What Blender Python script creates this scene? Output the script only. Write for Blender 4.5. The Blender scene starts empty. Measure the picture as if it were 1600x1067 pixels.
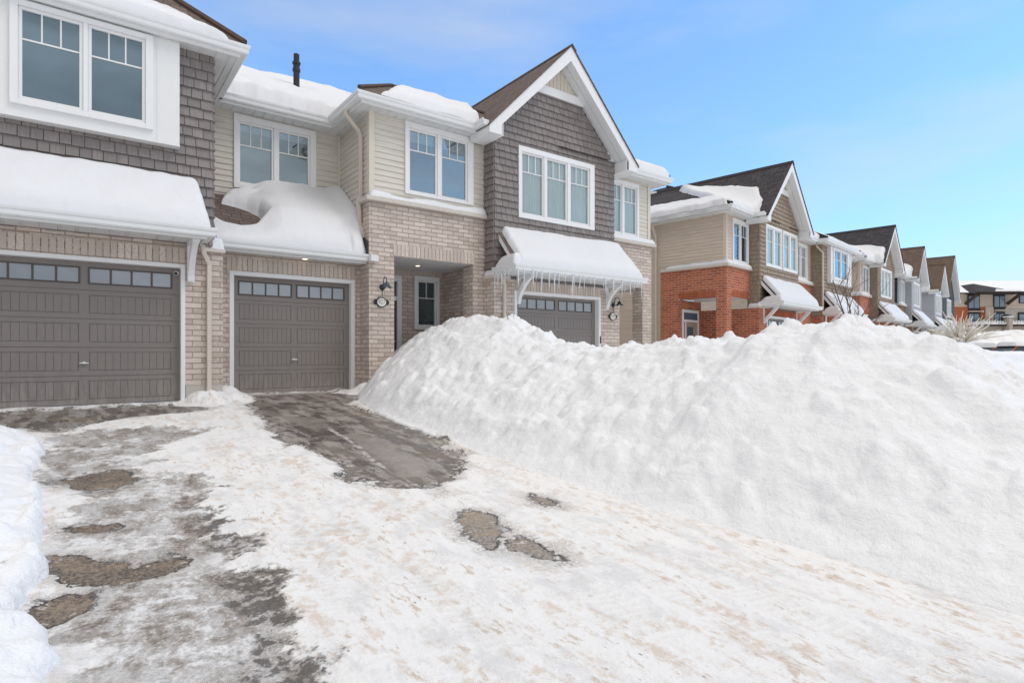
import bpy, math, random
import numpy as np
from mathutils import Vector, Matrix

S = bpy.context.scene
COL = S.collection
rnd = random.Random(7)
R = math.radians

# ------------------------------------------------------------------ camera
cam = bpy.data.cameras.new("camera")
cam.sensor_width = 36.0
cam.lens = 36.0 * 907.1 / 1600.0
cam.shift_y = 18.5 / 1600.0
cam.clip_start, cam.clip_end = 0.05, 3000.0
camo = bpy.data.objects.new("camera", cam)
COL.objects.link(camo)
camo.location = (0, 0, 0.77)
camo.rotation_euler = (R(90), 0, R(-36.857))
S.camera = camo

# ------------------------------------------------------------------ sky, sun, exposure
SUN_EL, SUN_AZ = 52.0, 142.0        # azimuth clockwise from +Y (degrees): behind the camera, hazy
world = bpy.data.worlds.new("World")
S.world = world
world.use_nodes = True
wn, wl = world.node_tree.nodes, world.node_tree.links
wn.clear()
wout = wn.new('ShaderNodeOutputWorld')
bg = wn.new('ShaderNodeBackground')
sky = wn.new('ShaderNodeTexSky')
sky.sky_type = 'NISHITA'
sky.sun_disc = False
sky.sun_elevation = R(SUN_EL)
sky.sun_rotation = R(SUN_AZ)
sky.altitude = 100
sky.air_density = 1.0
sky.dust_density = 1.2
sky.ozone_density = 1.0
bg.inputs['Strength'].default_value = 0.14
# thin high haze: whiter towards the horizon, faint wisps; white added out of view as fill
tc = wn.new('ShaderNodeTexCoord')
sep = wn.new('ShaderNodeSeparateXYZ')
wl.new(tc.outputs['Generated'], sep.inputs[0])
def wmath(op, a, b=None, c=None, clamp=False):
    n = wn.new('ShaderNodeMath'); n.operation = op; n.use_clamp = clamp
    for i, v in enumerate((a, b, c)):
        if v is None: continue
        if isinstance(v, (int, float)): n.inputs[i].default_value = v
        else: wl.new(v, n.inputs[i])
    return n.outputs[0]
rear_dir = (-0.6, -0.8)                                                    # added white sky behind the camera, an unseen fill for neutral light
dt = wmath('ADD', wmath('MULTIPLY', sep.outputs[0], rear_dir[0]), wmath('MULTIPLY', sep.outputs[1], rear_dir[1]))
rear_fill = wmath('MULTIPLY_ADD', dt, 1.1, 0.28, clamp=True)           # 0 ahead of the camera .. 1 behind the camera, in the added fill
mp = wn.new('ShaderNodeMapping'); mp.inputs['Scale'].default_value = (1.2, 1.2, 5.0)
wl.new(tc.outputs['Generated'], mp.inputs[0])
nz = wn.new('ShaderNodeTexNoise'); nz.inputs['Scale'].default_value = 1.6; nz.inputs['Detail'].default_value = 5
nz.inputs['Roughness'].default_value = 0.55
wl.new(mp.outputs[0], nz.inputs['Vector'])
wisp = wmath('MULTIPLY', wmath('SUBTRACT', nz.outputs['Fac'], 0.42, clamp=True), 1.1)
east = wmath('MULTIPLY_ADD', sep.outputs[0], 0.05, -0.02, clamp=True)
top_fill = wmath('MULTIPLY', wmath('SUBTRACT', sep.outputs[2], 0.50, clamp=True), 3.2, clamp=True)      # unseen white added overhead to offset the blue skylight
low = wmath('POWER', wmath('SUBTRACT', 1.0, wmath('ABSOLUTE', sep.outputs[2]), clamp=True), 5.0)
left_fill = wmath('MULTIPLY_ADD', sep.outputs[0], -1.3, -0.16, clamp=True)  # unseen white added on the left, takes the blue off the snowbank
hz = wmath('ADD', wmath('ADD', wmath('ADD', wisp, wmath('ADD', left_fill, 0.11)), wmath('MULTIPLY', rear_fill, 0.85)), wmath('ADD', wmath('ADD', east, top_fill), wmath('MULTIPLY', low, 0.36)), clamp=True)
mx = wn.new('ShaderNodeMix'); mx.data_type = 'RGBA'
wl.new(hz, mx.inputs[0])
grade = wn.new('ShaderNodeMix'); grade.data_type = 'RGBA'; grade.blend_type = 'MULTIPLY'
grade.inputs[0].default_value = 1.0
wl.new(sky.outputs[0], grade.inputs[6]); grade.inputs[7].default_value = (0.78, 1.40, 1.86, 1)
wl.new(grade.outputs[2], mx.inputs[6])
mxc = wn.new('ShaderNodeMix'); mxc.data_type = 'RGBA'      # the added white fill is brightest overhead
wl.new(top_fill, mxc.inputs[0]); mxc.inputs[6].default_value = (4.0, 4.06, 4.2, 1); mxc.inputs[7].default_value = (6.0, 5.8, 5.6, 1)
nz2 = wn.new('ShaderNodeTexNoise'); nz2.inputs['Scale'].default_value = 2.2; nz2.inputs['Detail'].default_value = 5      # unevenness added to the rear fill, varies the window reflections
wl.new(mp.outputs[0], nz2.inputs['Vector'])
mxd = wn.new('ShaderNodeMix'); mxd.data_type = 'RGBA'; mxd.blend_type = 'MULTIPLY'; mxd.inputs[0].default_value = 1.0
wl.new(mxc.outputs[2], mxd.inputs[6])
cl = wmath('MULTIPLY_ADD', wmath('MULTIPLY_ADD', nz2.outputs['Fac'], 2.3, -1.33), rear_fill, 1.20)
cmb = wn.new('ShaderNodeCombineXYZ')
for i_ in range(3): wl.new(cl, cmb.inputs[i_])
wl.new(cmb.outputs[0], mxd.inputs[7])
wl.new(mxd.outputs[2], mx.inputs[7])
wl.new(mx.outputs[2], bg.inputs['Color'])
wl.new(bg.outputs[0], wout.inputs[0])

sun = bpy.data.lights.new("sun", 'SUN')
sun.energy = 0.85
sun.angle = R(28)
sun.color = (1.0, 0.95, 0.89)
suno = bpy.data.objects.new("sun", sun)
COL.objects.link(suno)
sd = Vector((math.sin(R(SUN_AZ)) * math.cos(R(SUN_EL)), math.cos(R(SUN_AZ)) * math.cos(R(SUN_EL)), math.sin(R(SUN_EL))))
suno.rotation_euler = sd.to_track_quat('Z', 'Y').to_euler()

S.view_settings.view_transform = 'Standard'
S.view_settings.look = 'None'
S.view_settings.gamma = 1.0
S.view_settings.use_curve_mapping = False
S.view_settings.exposure = 0.20
S.render.engine = 'CYCLES'
S.cycles.max_bounces = 6
S.cycles.transparent_max_bounces = 8
S.cycles.use_denoising = True

# ------------------------------------------------------------------ numpy noise
def _hash(ix, iy, seed):
    ix = ix.astype(np.int64); iy = iy.astype(np.int64)
    n = (ix * 374761393 + iy * 668265263 + seed * 1442695041) & 0xffffffff
    n = ((n ^ (n >> 13)) * 1274126177) & 0xffffffff
    n = n ^ (n >> 16)
    return (n & 0xffffff) / float(0xffffff)
def vnoise(x, y, seed=0):
    x = np.asarray(x, float); y = np.asarray(y, float)
    ix = np.floor(x); iy = np.floor(y); fx = x - ix; fy = y - iy
    fx = fx * fx * (3 - 2 * fx); fy = fy * fy * (3 - 2 * fy)
    a = _hash(ix, iy, seed); b = _hash(ix + 1, iy, seed); c = _hash(ix, iy + 1, seed); d = _hash(ix + 1, iy + 1, seed)
    return (a * (1 - fx) + b * fx) * (1 - fy) + (c * (1 - fx) + d * fx) * fy
def fbm(x, y, seed=0, octs=4, gain=0.5):
    s = 0; a = 1.0; t = 0
    for o in range(octs):
        s = s + a * (vnoise(x * 2 ** o, y * 2 ** o, seed + o * 17) - 0.5); t += a; a *= gain
    return s / t * 2          # about -1..1
def poly_sd(X, Y, poly):
    """signed distance, positive inside"""
    P = np.array(poly, float); n = len(P)
    d = np.full(X.shape, 1e9); ins = np.zeros(X.shape, bool)
    for i in range(n):
        a = P[i]; b = P[(i + 1) % n]; e = b - a
        wx = X - a[0]; wy = Y - a[1]
        t = np.clip((wx * e[0] + wy * e[1]) / (e @ e + 1e-12), 0, 1)
        d = np.minimum(d, (wx - t * e[0]) ** 2 + (wy - t * e[1]) ** 2)
        c = ((a[1] <= Y) & (b[1] > Y)) | ((b[1] <= Y) & (a[1] > Y))
        with np.errstate(divide='ignore', invalid='ignore'):
            xi = a[0] + (Y - a[1]) / (e[1] if abs(e[1]) > 1e-12 else 1e-12) * e[0]
        ins ^= c & (X < xi)
    return np.where(ins, 1, -1) * np.sqrt(d)
def sstep(a, b, x):
    t = np.clip((x - a) / (b - a), 0, 1)
    return t * t * (3 - 2 * t)

# ------------------------------------------------------------------ materials
MATS = {}
class NT:
    """small node helper"""
    def __init__(s, name, rough=0.6, spec=0.3):
        s.m = bpy.data.materials.new(name); s.m.use_nodes = True
        s.n = s.m.node_tree.nodes; s.l = s.m.node_tree.links
        s.b = s.n['Principled BSDF']
        s.b.inputs['Roughness'].default_value = rough
        s.b.inputs['Specular IOR Level'].default_value = spec
        MATS[name] = s.m
    def set(s, sock, v):
        i = s.b.inputs[sock]
        if hasattr(v, 'is_linked') or hasattr(v, 'links'): s.l.new(v, i)
        else: i.default_value = v
    def node(s, t, **kw):
        n = s.n.new(t)
        for k, v in kw.items(): setattr(n, k, v)
        return n
    def inp(s, n, k, v):
        if isinstance(v, (int, float, tuple, list)): n.inputs[k].default_value = v
        else: s.l.new(v, n.inputs[k])
    def math(s, op, a, b=None, c=None, clamp=False):
        n = s.node('ShaderNodeMath', operation=op); n.use_clamp = clamp
        for i, v in enumerate((a, b, c)):
            if v is not None: s.inp(n, i, v)
        return n.outputs[0]
    def uv(s): return s.node('ShaderNodeTexCoord').outputs['UV']
    def obj(s): return s.node('ShaderNodeTexCoord').outputs['Object']
    def pos(s): return s.node('ShaderNodeNewGeometry').outputs['Position']
    def island(s): return s.node('ShaderNodeNewGeometry').outputs['Random Per Island']
    def mapping(s, vec, scale=(1, 1, 1), loc=(0, 0, 0), rot=(0, 0, 0)):
        n = s.node('ShaderNodeMapping'); s.l.new(vec, n.inputs[0])
        n.inputs['Scale'].default_value = scale; n.inputs['Location'].default_value = loc; n.inputs['Rotation'].default_value = rot
        return n.outputs[0]
    def noise(s, vec, scale, detail=3, rough=0.55):
        n = s.node('ShaderNodeTexNoise'); s.l.new(vec, n.inputs['Vector'])
        n.inputs['Scale'].default_value = scale; n.inputs['Detail'].default_value = detail; n.inputs['Roughness'].default_value = rough
        return n.outputs['Fac']
    def ramp(s, fac, lo, hi):
        n = s.node('ShaderNodeMapRange'); n.interpolation_type = 'SMOOTHSTEP'
        s.inp(n, 0, fac); s.inp(n, 1, lo); s.inp(n, 2, hi)
        return n.outputs[0]
    def mix(s, fac, a, b, mode='MIX'):
        n = s.node('ShaderNodeMix', data_type='RGBA', blend_type=mode)
        s.inp(n, 0, fac)
        for k, v in ((6, a), (7, b)):
            if isinstance(v, tuple): n.inputs[k].default_value = (*v, 1) if len(v) == 3 else v
            else: s.l.new(v, n.inputs[k])
        return n.outputs[2]
    def bump(s, h, dist, strength=1.0):
        n = s.node('ShaderNodeBump'); s.l.new(h, n.inputs['Height'])
        n.inputs['Distance'].default_value = dist; n.inputs['Strength'].default_value = strength
        s.l.new(n.outputs[0], s.b.inputs['Normal'])
        return n.outputs[0]
    def attr(s, name):
        n = s.node('ShaderNodeAttribute'); n.attribute_name = name
        return n.outputs['Fac']

def plain(name, col, rough=0.5, spec=0.3, var=0.06, metal=0.0, nscale=6.0):
    t = NT(name, rough, spec)
    o = t.obj()
    nf = t.noise(o, nscale, 4)
    a = tuple(c * (1 - var) for c in col); b = tuple(min(1, c * (1 + var)) for c in col)
    t.set('Base Color', t.mix(nf, a, b))
    t.set('Metallic', metal)
    return t.m

def island_mat(name, col, var=0.12, rough=0.6, grain=None, spec=0.25):
    """each separate board, shake or brick gets its own tone"""
    t = NT(name, rough, spec)
    i = t.island()
    a = tuple(c * (1 - var) for c in col); b = tuple(c * (1 + var) for c in col)
    c = t.mix(i, a, b)
    if grain:
        v = t.mapping(t.uv(), scale=grain)
        g = t.noise(v, 1.0, 4)
        c = t.mix(t.ramp(g, 0.3, 0.75), c, tuple(x * 0.80 for x in col))
        t.bump(g, 0.004)
    t.set('Base Color', c)
    return t.m

def brick_mat(name, c1, c2, c3, mortar):
    t = NT(name, 0.85, 0.15)
    uv = t.uv()
    wob = t.noise(uv, 9.0, 2)
    bt = t.node('ShaderNodeTexBrick')
    bt.offset = 0.5; bt.squash = 1.0
    t.l.new(uv, bt.inputs['Vector'])
    for k, v in (('Scale', 1.0), ('Mortar Size', 0.0068), ('Mortar Smooth', 0.25), ('Bias', 0.0), ('Brick Width', 0.267), ('Row Height', 0.0875)):
        bt.inputs[k].default_value = v
    bt.inputs['Color1'].default_value = (*c1, 1); bt.inputs['Color2'].default_value = (*c2, 1); bt.inputs['Mortar'].default_value = (*mortar, 1)
    blot = t.noise(uv, 14.0, 5, 0.7)
    col = t.mix(t.ramp(blot, 0.52, 0.75), bt.outputs['Color'], c3)
    big = t.noise(uv, 0.9, 3)
    col = t.mix(t.math('MULTIPLY', t.ramp(big, 0.35, 0.7), 0.35), col, tuple(x * 0.78 for x in c1))
    col = t.mix(bt.outputs['Fac'], col, mortar)
    t.set('Base Color', col)
    h = t.math('SUBTRACT', t.math('MULTIPLY', blot, 0.35), bt.outputs['Fac'])
    t.bump(h, 0.007)
    return t.m

def shingle_mat(name, c1, c2, dark):
    t = NT(name, 0.9, 0.1)
    uv = t.uv()
    v = t.mapping(uv)
    bt = t.node('ShaderNodeTexBrick'); bt.offset = 0.37; bt.offset_frequency = 2; bt.squash = 0.7; bt.squash_frequency = 3
    t.l.new(v, bt.inputs['Vector'])
    for k, q in (('Scale', 1.0), ('Mortar Size', 0.007), ('Mortar Smooth', 0.3), ('Bias', 0.0), ('Brick Width', 0.24), ('Row Height', 0.143)):
        bt.inputs[k].default_value = q
    bt.inputs['Color1'].default_value = (*c1, 1); bt.inputs['Color2'].default_value = (*c2, 1); bt.inputs['Mortar'].default_value = (*dark, 1)
    n = t.noise(uv, 60.0, 3)
    n2 = t.noise(uv, 3.0, 3)
    col = t.mix(t.ramp(n, 0.4, 0.75), bt.outputs['Color'], tuple(x * 0.6 for x in c1))
    col = t.mix(t.math('MULTIPLY', n2, 0.4), col, c2)
    t.set('Base Color', col)
    t.bump(t.math('SUBTRACT', t.math('MULTIPLY', n, 0.3), bt.outputs['Fac']), 0.012)
    return t.m

def soffit_mat(name, col):
    t = NT(name, 0.45, 0.3)
    o = t.obj()
    w = t.node('ShaderNodeTexWave', wave_type='BANDS', bands_direction='X', wave_profile='SIN')
    t.l.new(t.uv(), w.inputs['Vector']); w.inputs['Scale'].default_value = 1.6
    h = t.ramp(w.outputs['Fac'], 0.0, 0.12)
    t.set('Base Color', col + (1,))
    t.bump(h, 0.012)
    return t.m

def snow_mat(name, col=(0.88, 0.872, 0.868), bump=0.03, coarse=1.0, speck=True, tan=0.0):
    t = NT(name, 0.55, 0.25)
    p = t.pos()
    n1 = t.noise(p, 3.5 * coarse, 6, 0.6)
    n2 = t.noise(p, 40.0 * coarse, 3, 0.6)
    n3 = t.noise(p, 160.0, 2, 0.6)
    h = t.math('ADD', t.math('ADD', n1, t.math('MULTIPLY', n2, 0.12)), t.math('MULTIPLY', n3, 0.035))
    c = t.mix(t.ramp(n1, 0.35, 0.7), tuple(x * 0.985 for x in col), col)
    if tan:
        st = t.noise(t.mapping(p, scale=(6, 1.3, 2)), 1.6, 5, 0.65)
        c = t.mix(t.math('MULTIPLY', t.ramp(st, 0.58, 0.78), tan), c, (0.66, 0.55, 0.43))
    if speck:
        v = t.node('ShaderNodeTexVoronoi'); t.l.new(p, v.inputs['Vector']); v.inputs['Scale'].default_value = 2.4
        sp = t.ramp(v.outputs['Distance'], 0.035, 0.02)
        c = t.mix(t.math('MULTIPLY', sp, t.ramp(n2, 0.45, 0.6)), c, (0.10, 0.075, 0.05))
    t.set('Base Color', c)
    t.bump(h, bump)
    return t.m

def glass_mat(name, tint=(0.80, 0.88, 0.95), refl=0.30, gc=(0.72, 0.88, 1.0)):
    m = bpy.data.materials.new(name); m.use_nodes = True; MATS[name] = m
    n, l = m.node_tree.nodes, m.node_tree.links
    n.clear()
    out = n.new('ShaderNodeOutputMaterial')
    tr = n.new('ShaderNodeBsdfTransparent'); tr.inputs[0].default_value = (*tint, 1)
    gl = n.new('ShaderNodeBsdfGlossy'); gl.inputs['Roughness'].default_value = 0.02; gl.inputs[0].default_value = (*gc, 1)
    fr = n.new('ShaderNodeFresnel'); fr.inputs[0].default_value = 1.5
    md = n.new('ShaderNodeMath'); md.operation = 'MULTIPLY_ADD'; md.inputs[1].default_value = 1.2; md.inputs[2].default_value = refl - 0.05; md.use_clamp = True
    l.new(fr.outputs[0], md.inputs[0])
    tcn = n.new('ShaderNodeTexCoord')
    nn = n.new('ShaderNodeTexNoise'); nn.inputs['Scale'].default_value = 1.1; l.new(tcn.outputs['Object'], nn.inputs['Vector'])
    bp = n.new('ShaderNodeBump'); bp.inputs['Distance'].default_value = 0.004; l.new(nn.outputs['Fac'], bp.inputs['Height'])
    l.new(bp.outputs[0], gl.inputs['Normal'])
    ms = n.new('ShaderNodeMixShader')
    l.new(md.outputs[0], ms.inputs[0]); l.new(tr.outputs[0], ms.inputs[1]); l.new(gl.outputs[0], ms.inputs[2])
    l.new(ms.outputs[0], out.inputs[0])
    return m

def emit_mat(name, col, st):
    t = NT(name)
    t.set('Base Color', (*col, 1)); t.set('Emission Color', (*col, 1)); t.set('Emission Strength', st)
    return t.m

plain('white_vinyl', (0.78, 0.78, 0.77), 0.40, 0.35, 0.025)
plain('white_trim', (0.80, 0.80, 0.80), 0.45, 0.35, 0.02)
plain('aluminium_white', (0.76, 0.77, 0.77), 0.35, 0.4, 0.03)
soffit_mat('soffit', (0.70, 0.71, 0.71))
island_mat('siding_beige', (0.70, 0.66, 0.585), 0.035, 0.5, (1.2, 30, 1))
island_mat('siding_tan', (0.66, 0.56, 0.465), 0.035, 0.5, (1.2, 30, 1))
island_mat('siding_grey', (0.42, 0.435, 0.47), 0.03, 0.5, (1.2, 30, 1))
plain('corner_beige', (0.67, 0.62, 0.53), 0.45, 0.3, 0.03)
plain('corner_tan', (0.66, 0.565, 0.47), 0.45, 0.3, 0.03)
plain('corner_grey', (0.45, 0.46, 0.50), 0.45, 0.3, 0.03)
plain('downspout_tan', (0.63, 0.56, 0.48), 0.4, 0.35, 0.03)
island_mat('shake_taupe', (0.27, 0.24, 0.23), 0.16, 0.7, (40, 4, 1))
island_mat('shake_brown', (0.36, 0.285, 0.215), 0.12, 0.7, (40, 4, 1))
island_mat('shake_pale', (0.50, 0.52, 0.56), 0.05, 0.7, (40, 4, 1))
island_mat('shake_charcoal', (0.10, 0.10, 0.10), 0.12, 0.7, (40, 4, 1))
brick_mat('brick_beige', (0.69, 0.60, 0.53), (0.47, 0.39, 0.335), (0.78, 0.715, 0.66), (0.34, 0.275, 0.23))
brick_mat('brick_red', (0.52, 0.16, 0.078), (0.29, 0.082, 0.048), (0.62, 0.24, 0.115), (0.58, 0.47, 0.40))
brick_mat('brick_brown', (0.26, 0.16, 0.105), (0.19, 0.115, 0.08), (0.30, 0.20, 0.14), (0.36, 0.30, 0.25))
island_mat('soldier_beige', (0.63, 0.545, 0.48), 0.17, 0.85, (30, 30, 1), 0.1)
island_mat('soldier_red', (0.40, 0.13, 0.068), 0.25, 0.85, (30, 30, 1), 0.1)
island_mat('soldier_brown', (0.24, 0.15, 0.10), 0.2, 0.85, (30, 30, 1), 0.1)
shingle_mat('shingles_brown', (0.145, 0.108, 0.095), (0.225, 0.18, 0.158), (0.05, 0.035, 0.03))
shingle_mat('shingles_dark', (0.055, 0.052, 0.058), (0.11, 0.10, 0.105), (0.02, 0.02, 0.022))
shingle_mat('shingles_tan', (0.15, 0.105, 0.08), (0.215, 0.16, 0.125), (0.06, 0.04, 0.03))
plain('ridge_dark', (0.045, 0.042, 0.045), 0.8, 0.1, 0.2)
plain('ridge_brown', (0.11, 0.075, 0.06), 0.8, 0.1, 0.2)
def door_mat():
    t = NT('garage_taupe', 0.45, 0.35)
    o = t.obj(); n = t.noise(o, 2.2, 5, .6); n2 = t.noise(t.mapping(o, scale=(14, 14, 2.2)), 1.5, 5, .65)
    z = t.node('ShaderNodeSeparateXYZ'); t.l.new(o, z.inputs[0])
    c = t.mix(n, (.215, .190, .177), (.252, .224, .209))
    low = t.math('MULTIPLY', t.ramp(z.outputs[2], .75, .02), t.ramp(n2, .40, .68))
    c = t.mix(t.math('MULTIPLY', low, .38), c, (.42, .395, .37))
    t.set('Base Color', c); t.set('Roughness', t.math('MULTIPLY_ADD', n2, .25, .33))
door_mat()
plain('garage_groove', (0.115, 0.10, 0.092), 0.6, 0.2, 0.04)
plain('door_brown', (0.09, 0.055, 0.045), 0.5, 0.35, 0.06)
plain('door_taupe', (0.36, 0.31, 0.26), 0.5, 0.35, 0.06)
plain('concrete', (0.50, 0.475, 0.43), 0.85, 0.15, 0.10, 0, 12)
plain('stone_sill', (0.60, 0.555, 0.50), 0.8, 0.2, 0.08, 0, 14)
plain('black_metal', (0.022, 0.022, 0.024), 0.45, 0.4, 0.1)
plain('lamp_blue', (0.035, 0.055, 0.095), 0.4, 0.5, 0.1)
plain('pipe_black', (0.03, 0.028, 0.028), 0.55, 0.35, 0.2)
plain('enamel', (0.80, 0.79, 0.72), 0.35, 0.4, 0.02)
plain('chrome', (0.70, 0.70, 0.70), 0.25, 0.5, 0.03, 0.9)
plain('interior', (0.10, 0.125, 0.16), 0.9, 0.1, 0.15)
plain('curtain', (0.82, 0.84, 0.82), 0.9, 0.1, 0.05)
plain('blind', (0.66, 0.68, 0.67), 0.7, 0.2, 0.04)
plain('blind_dark', (0.10, 0.105, 0.09), 0.7, 0.2, 0.1)
plain('lite_backing', (0.46, 0.49, 0.52), 0.8, 0.2, 0.08)
plain('bark', (0.16, 0.115, 0.095), 0.85, 0.15, 0.25, 0, 20)
plain('frosted_twig', (0.74, 0.70, 0.63), 0.85, 0.15, 0.25, 0, 9)
plain('stem_dry', (0.14, 0.11, 0.075), 0.9, 0.1, 0.2)
snow_mat('snow_roof', (0.765, 0.768, 0.785), bump=0.02, coarse=0.6, speck=False)
snow_mat('snow_bank', (0.85, 0.857, 0.875), bump=0.04, coarse=1.9)
snow_mat('snow_far', bump=0.05, coarse=0.6, speck=False)
glass_mat('glass', refl=.27, gc=(.64, .86, 1.0)); glass_mat('glass_pale', (0.93, 0.98, 0.97), 0.13, (.88, .97, .97)); glass_mat('glass_lite', (0.92, 0.94, 0.96), 0.22, (.92, .96, 1.0)); glass_mat('glass_mid', refl=.38, gc=(.76, .92, 1.0))
emit_mat('lit_bulb', (1.0, 0.80, 0.50), 2.5)
def ice_mat():
    t = NT('ice', 0.15, 0.5)
    t.set('Base Color', (0.86, 0.90, 0.93, 1)); t.set('Transmission Weight', 0.35); t.set('IOR', 1.31)
    t.bump(t.noise(t.obj(), 40, 3), 0.01)
ice_mat()

# ------------------------------------------------------------------ mesh builder
ORG = {}
class MB:
    def __init__(s): s.v = []; s.f = []
    def poly(s, pts):
        b = len(s.v); s.v += [tuple(p) for p in pts]; s.f.append(tuple(range(b, b + len(pts))))
    def grid(s, P):
        """P: array (n,m,3)"""
        n, m = P.shape[:2]; b = len(s.v)
        s.v += [tuple(p) for p in P.reshape(-1, 3).tolist()]
        for i in range(n - 1):
            for j in range(m - 1):
                a = b + i * m + j
                s.f.append((a, a + 1, a + m + 1, a + m))
    def prism(s, pts, vec):
        b = len(s.v); n = len(pts); vx, vy, vz = vec
        s.v += [tuple(p) for p in pts] + [(p[0] + vx, p[1] + vy, p[2] + vz) for p in pts]
        s.f.append(tuple(range(b, b + n))); s.f.append(tuple(range(b + 2 * n - 1, b + n - 1, -1)))
        for i in range(n):
            j = (i + 1) % n
            s.f.append((b + i, b + j, b + n + j, b + n + i))
    def box(s, x0, x1, y0, y1, z0, z1):
        s.prism([(x0, y0, z0), (x1, y0, z0), (x1, y1, z0), (x0, y1, z0)], (0, 0, z1 - z0))
    def sweep(s, path, prof):
        """path: list of (x,y,z); prof: list of (out,up) closed; out = to the right of travel"""
        P = [Vector(p) for p in path]; n = len(P); k = len(prof); b = len(s.v)
        for i in range(n):
            d0 = (P[i] - P[i - 1]).normalized() if i > 0 else None
            d1 = (P[i + 1] - P[i]).normalized() if i < n - 1 else None
            if d0 is None: d0 = d1
            if d1 is None: d1 = d0
            n0 = Vector((d0.y, -d0.x, 0)).normalized(); n1 = Vector((d1.y, -d1.x, 0)).normalized()
            mt = (n0 + n1); mt = mt / max(0.2, mt.dot(n0)) if mt.length > 1e-6 else n0
            for o, u in prof:
                q = P[i] + mt * o; s.v.append((q.x, q.y, q.z + u))
        for i in range(n - 1):
            for j in range(k):
                a = b + i * k + j; c = b + i * k + (j + 1) % k
                s.f.append((a, c, c + k, a + k))
        s.f.append(tuple(range(b, b + k))); s.f.append(tuple(range(b + (n - 1) * k + k - 1, b + (n - 1) * k - 1, -1)))
    def tube(s, pts, rad, n=8, rot=0.0, cap=True):
        P = [Vector(p) for p in pts]; b = len(s.v); m = len(P)
        if not isinstance(rad, (list, tuple)): rad = [rad] * m
        up = None
        for i in range(m):
            d = ((P[min(i + 1, m - 1)] - P[i]).normalized() + (P[i] - P[max(i - 1, 0)]).normalized())
            d = d.normalized() if d.length > 1e-9 else Vector((0, 0, 1))
            if up is None: up = Vector((0, 0, 1)) if abs(d.z) < 0.9 else Vector((0, 1, 0))
            a = d.cross(up); a = a.normalized() if a.length > 1e-6 else Vector((1, 0, 0))
            c = a.cross(d).normalized(); up = c
            for j in range(n):
                t = rot + 2 * math.pi * j / n
                q = P[i] + (a * math.cos(t) + c * math.sin(t)) * rad[i]; s.v.append(tuple(q))
        for i in range(m - 1):
            for j in range(n):
                a = b + i * n + j; c = b + i * n + (j + 1) % n
                s.f.append((a, c, c + n, a + n))
        if cap:
            s.f.append(tuple(range(b + n - 1, b - 1, -1))); s.f.append(tuple(range(b + (m - 1) * n, b + m * n)))
    def lathe(s, c, axis, prof, n=16):
        """prof: list of (r, t) along axis from point c"""
        A = Vector(axis).normalized(); u = A.orthogonal().normalized(); w = A.cross(u); c = Vector(c); b = len(s.v); m = len(prof)
        for r, t in prof:
            for j in range(n):
                q = 2 * math.pi * j / n
                s.v.append(tuple(c + A * t + (u * math.cos(q) + w * math.sin(q)) * r))
        for i in range(m - 1):
            for j in range(n):
                a = b + i * n + j; d = b + i * n + (j + 1) % n
                s.f.append((a, d, d + n, a + n))
        s.f.append(tuple(range(b + n - 1, b - 1, -1))); s.f.append(tuple(range(b + (m - 1) * n, b + m * n)))
    def build(s, name, mat, parent=None, smooth=False, bevel=0.0, fix=True):
        if not s.v: return None
        org = ORG.get(parent.name, (0, 0, 0)) if parent else (0, 0, 0)
        V = np.array(s.v, float) - np.array(org)
        me = bpy.data.meshes.new(name)
        me.from_pydata(V.tolist(), [], s.f)
        me.validate()
        if fix:
            import bmesh
            bm = bmesh.new(); bm.from_mesh(me)
            bmesh.ops.recalc_face_normals(bm, faces=bm.faces)
            bm.to_mesh(me); bm.free()
        add_uv(me)
        me.materials.append(MATS[mat])
        if smooth: me.polygons.foreach_set('use_smooth', [True] * len(me.polygons))
        o = bpy.data.objects.new(name, me); COL.objects.link(o)
        if parent:
            o.parent = parent; ORG[o.name] = org
        if bevel:
            md = o.modifiers.new('bevel', 'BEVEL'); md.width = bevel; md.segments = 2; md.limit_method = 'ANGLE'; md.angle_limit = R(40)
        return o

def add_uv(me):
    nl = len(me.loops)
    co = np.empty(len(me.vertices) * 3); me.vertices.foreach_get('co', co); co = co.reshape(-1, 3)
    vi = np.empty(nl, dtype=np.int32); me.loops.foreach_get('vertex_index', vi)
    npol = len(me.polygons)
    nr = np.empty(npol * 3); me.polygons.foreach_get('normal', nr); nr = nr.reshape(-1, 3)
    lt = np.empty(npol, dtype=np.int32); me.polygons.foreach_get('loop_total', lt)
    N = np.repeat(nr, lt, axis=0)
    P = co[vi]
    U = np.stack([-N[:, 1], N[:, 0], np.zeros(nl)], 1)
    ln = np.linalg.norm(U, axis=1); flat = ln < 0.05
    U[~flat] /= ln[~flat][:, None]; U[flat] = (1, 0, 0)
    Vv = np.cross(N, U); Vv[flat] = (0, 1, 0)
    uv = np.stack([(P * U).sum(1), (P * Vv).sum(1)], 1)
    lay = me.uv_layers.new(name='UVMap')
    lay.data.foreach_set('uv', uv.ravel())

def tag(o, label, cat, group=None, kind=None):
    o['label'] = label; o['category'] = cat
    if group: o['group'] = group
    if kind: o['kind'] = kind
def struct(o):
    o['kind'] = 'structure'; return o

class Block:
    """a local frame for a row of townhouses"""
    def __init__(s, x, y, z, deg): s.o = Vector((x, y, z)); s.a = R(deg)
    def root(s, name, ox, oy, label, cat, group=None):
        e = bpy.data.objects.new(name, None); COL.objects.link(e)
        e.empty_display_size = 0.5
        c, q = math.cos(s.a), math.sin(s.a)
        e.location = (s.o.x + c * ox - q * oy, s.o.y + q * ox + c * oy, s.o.z)
        e.rotation_euler = (0, 0, s.a)
        ORG[e.name] = (ox, oy, 0)
        tag(e, label, cat, group)
        return e

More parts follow.
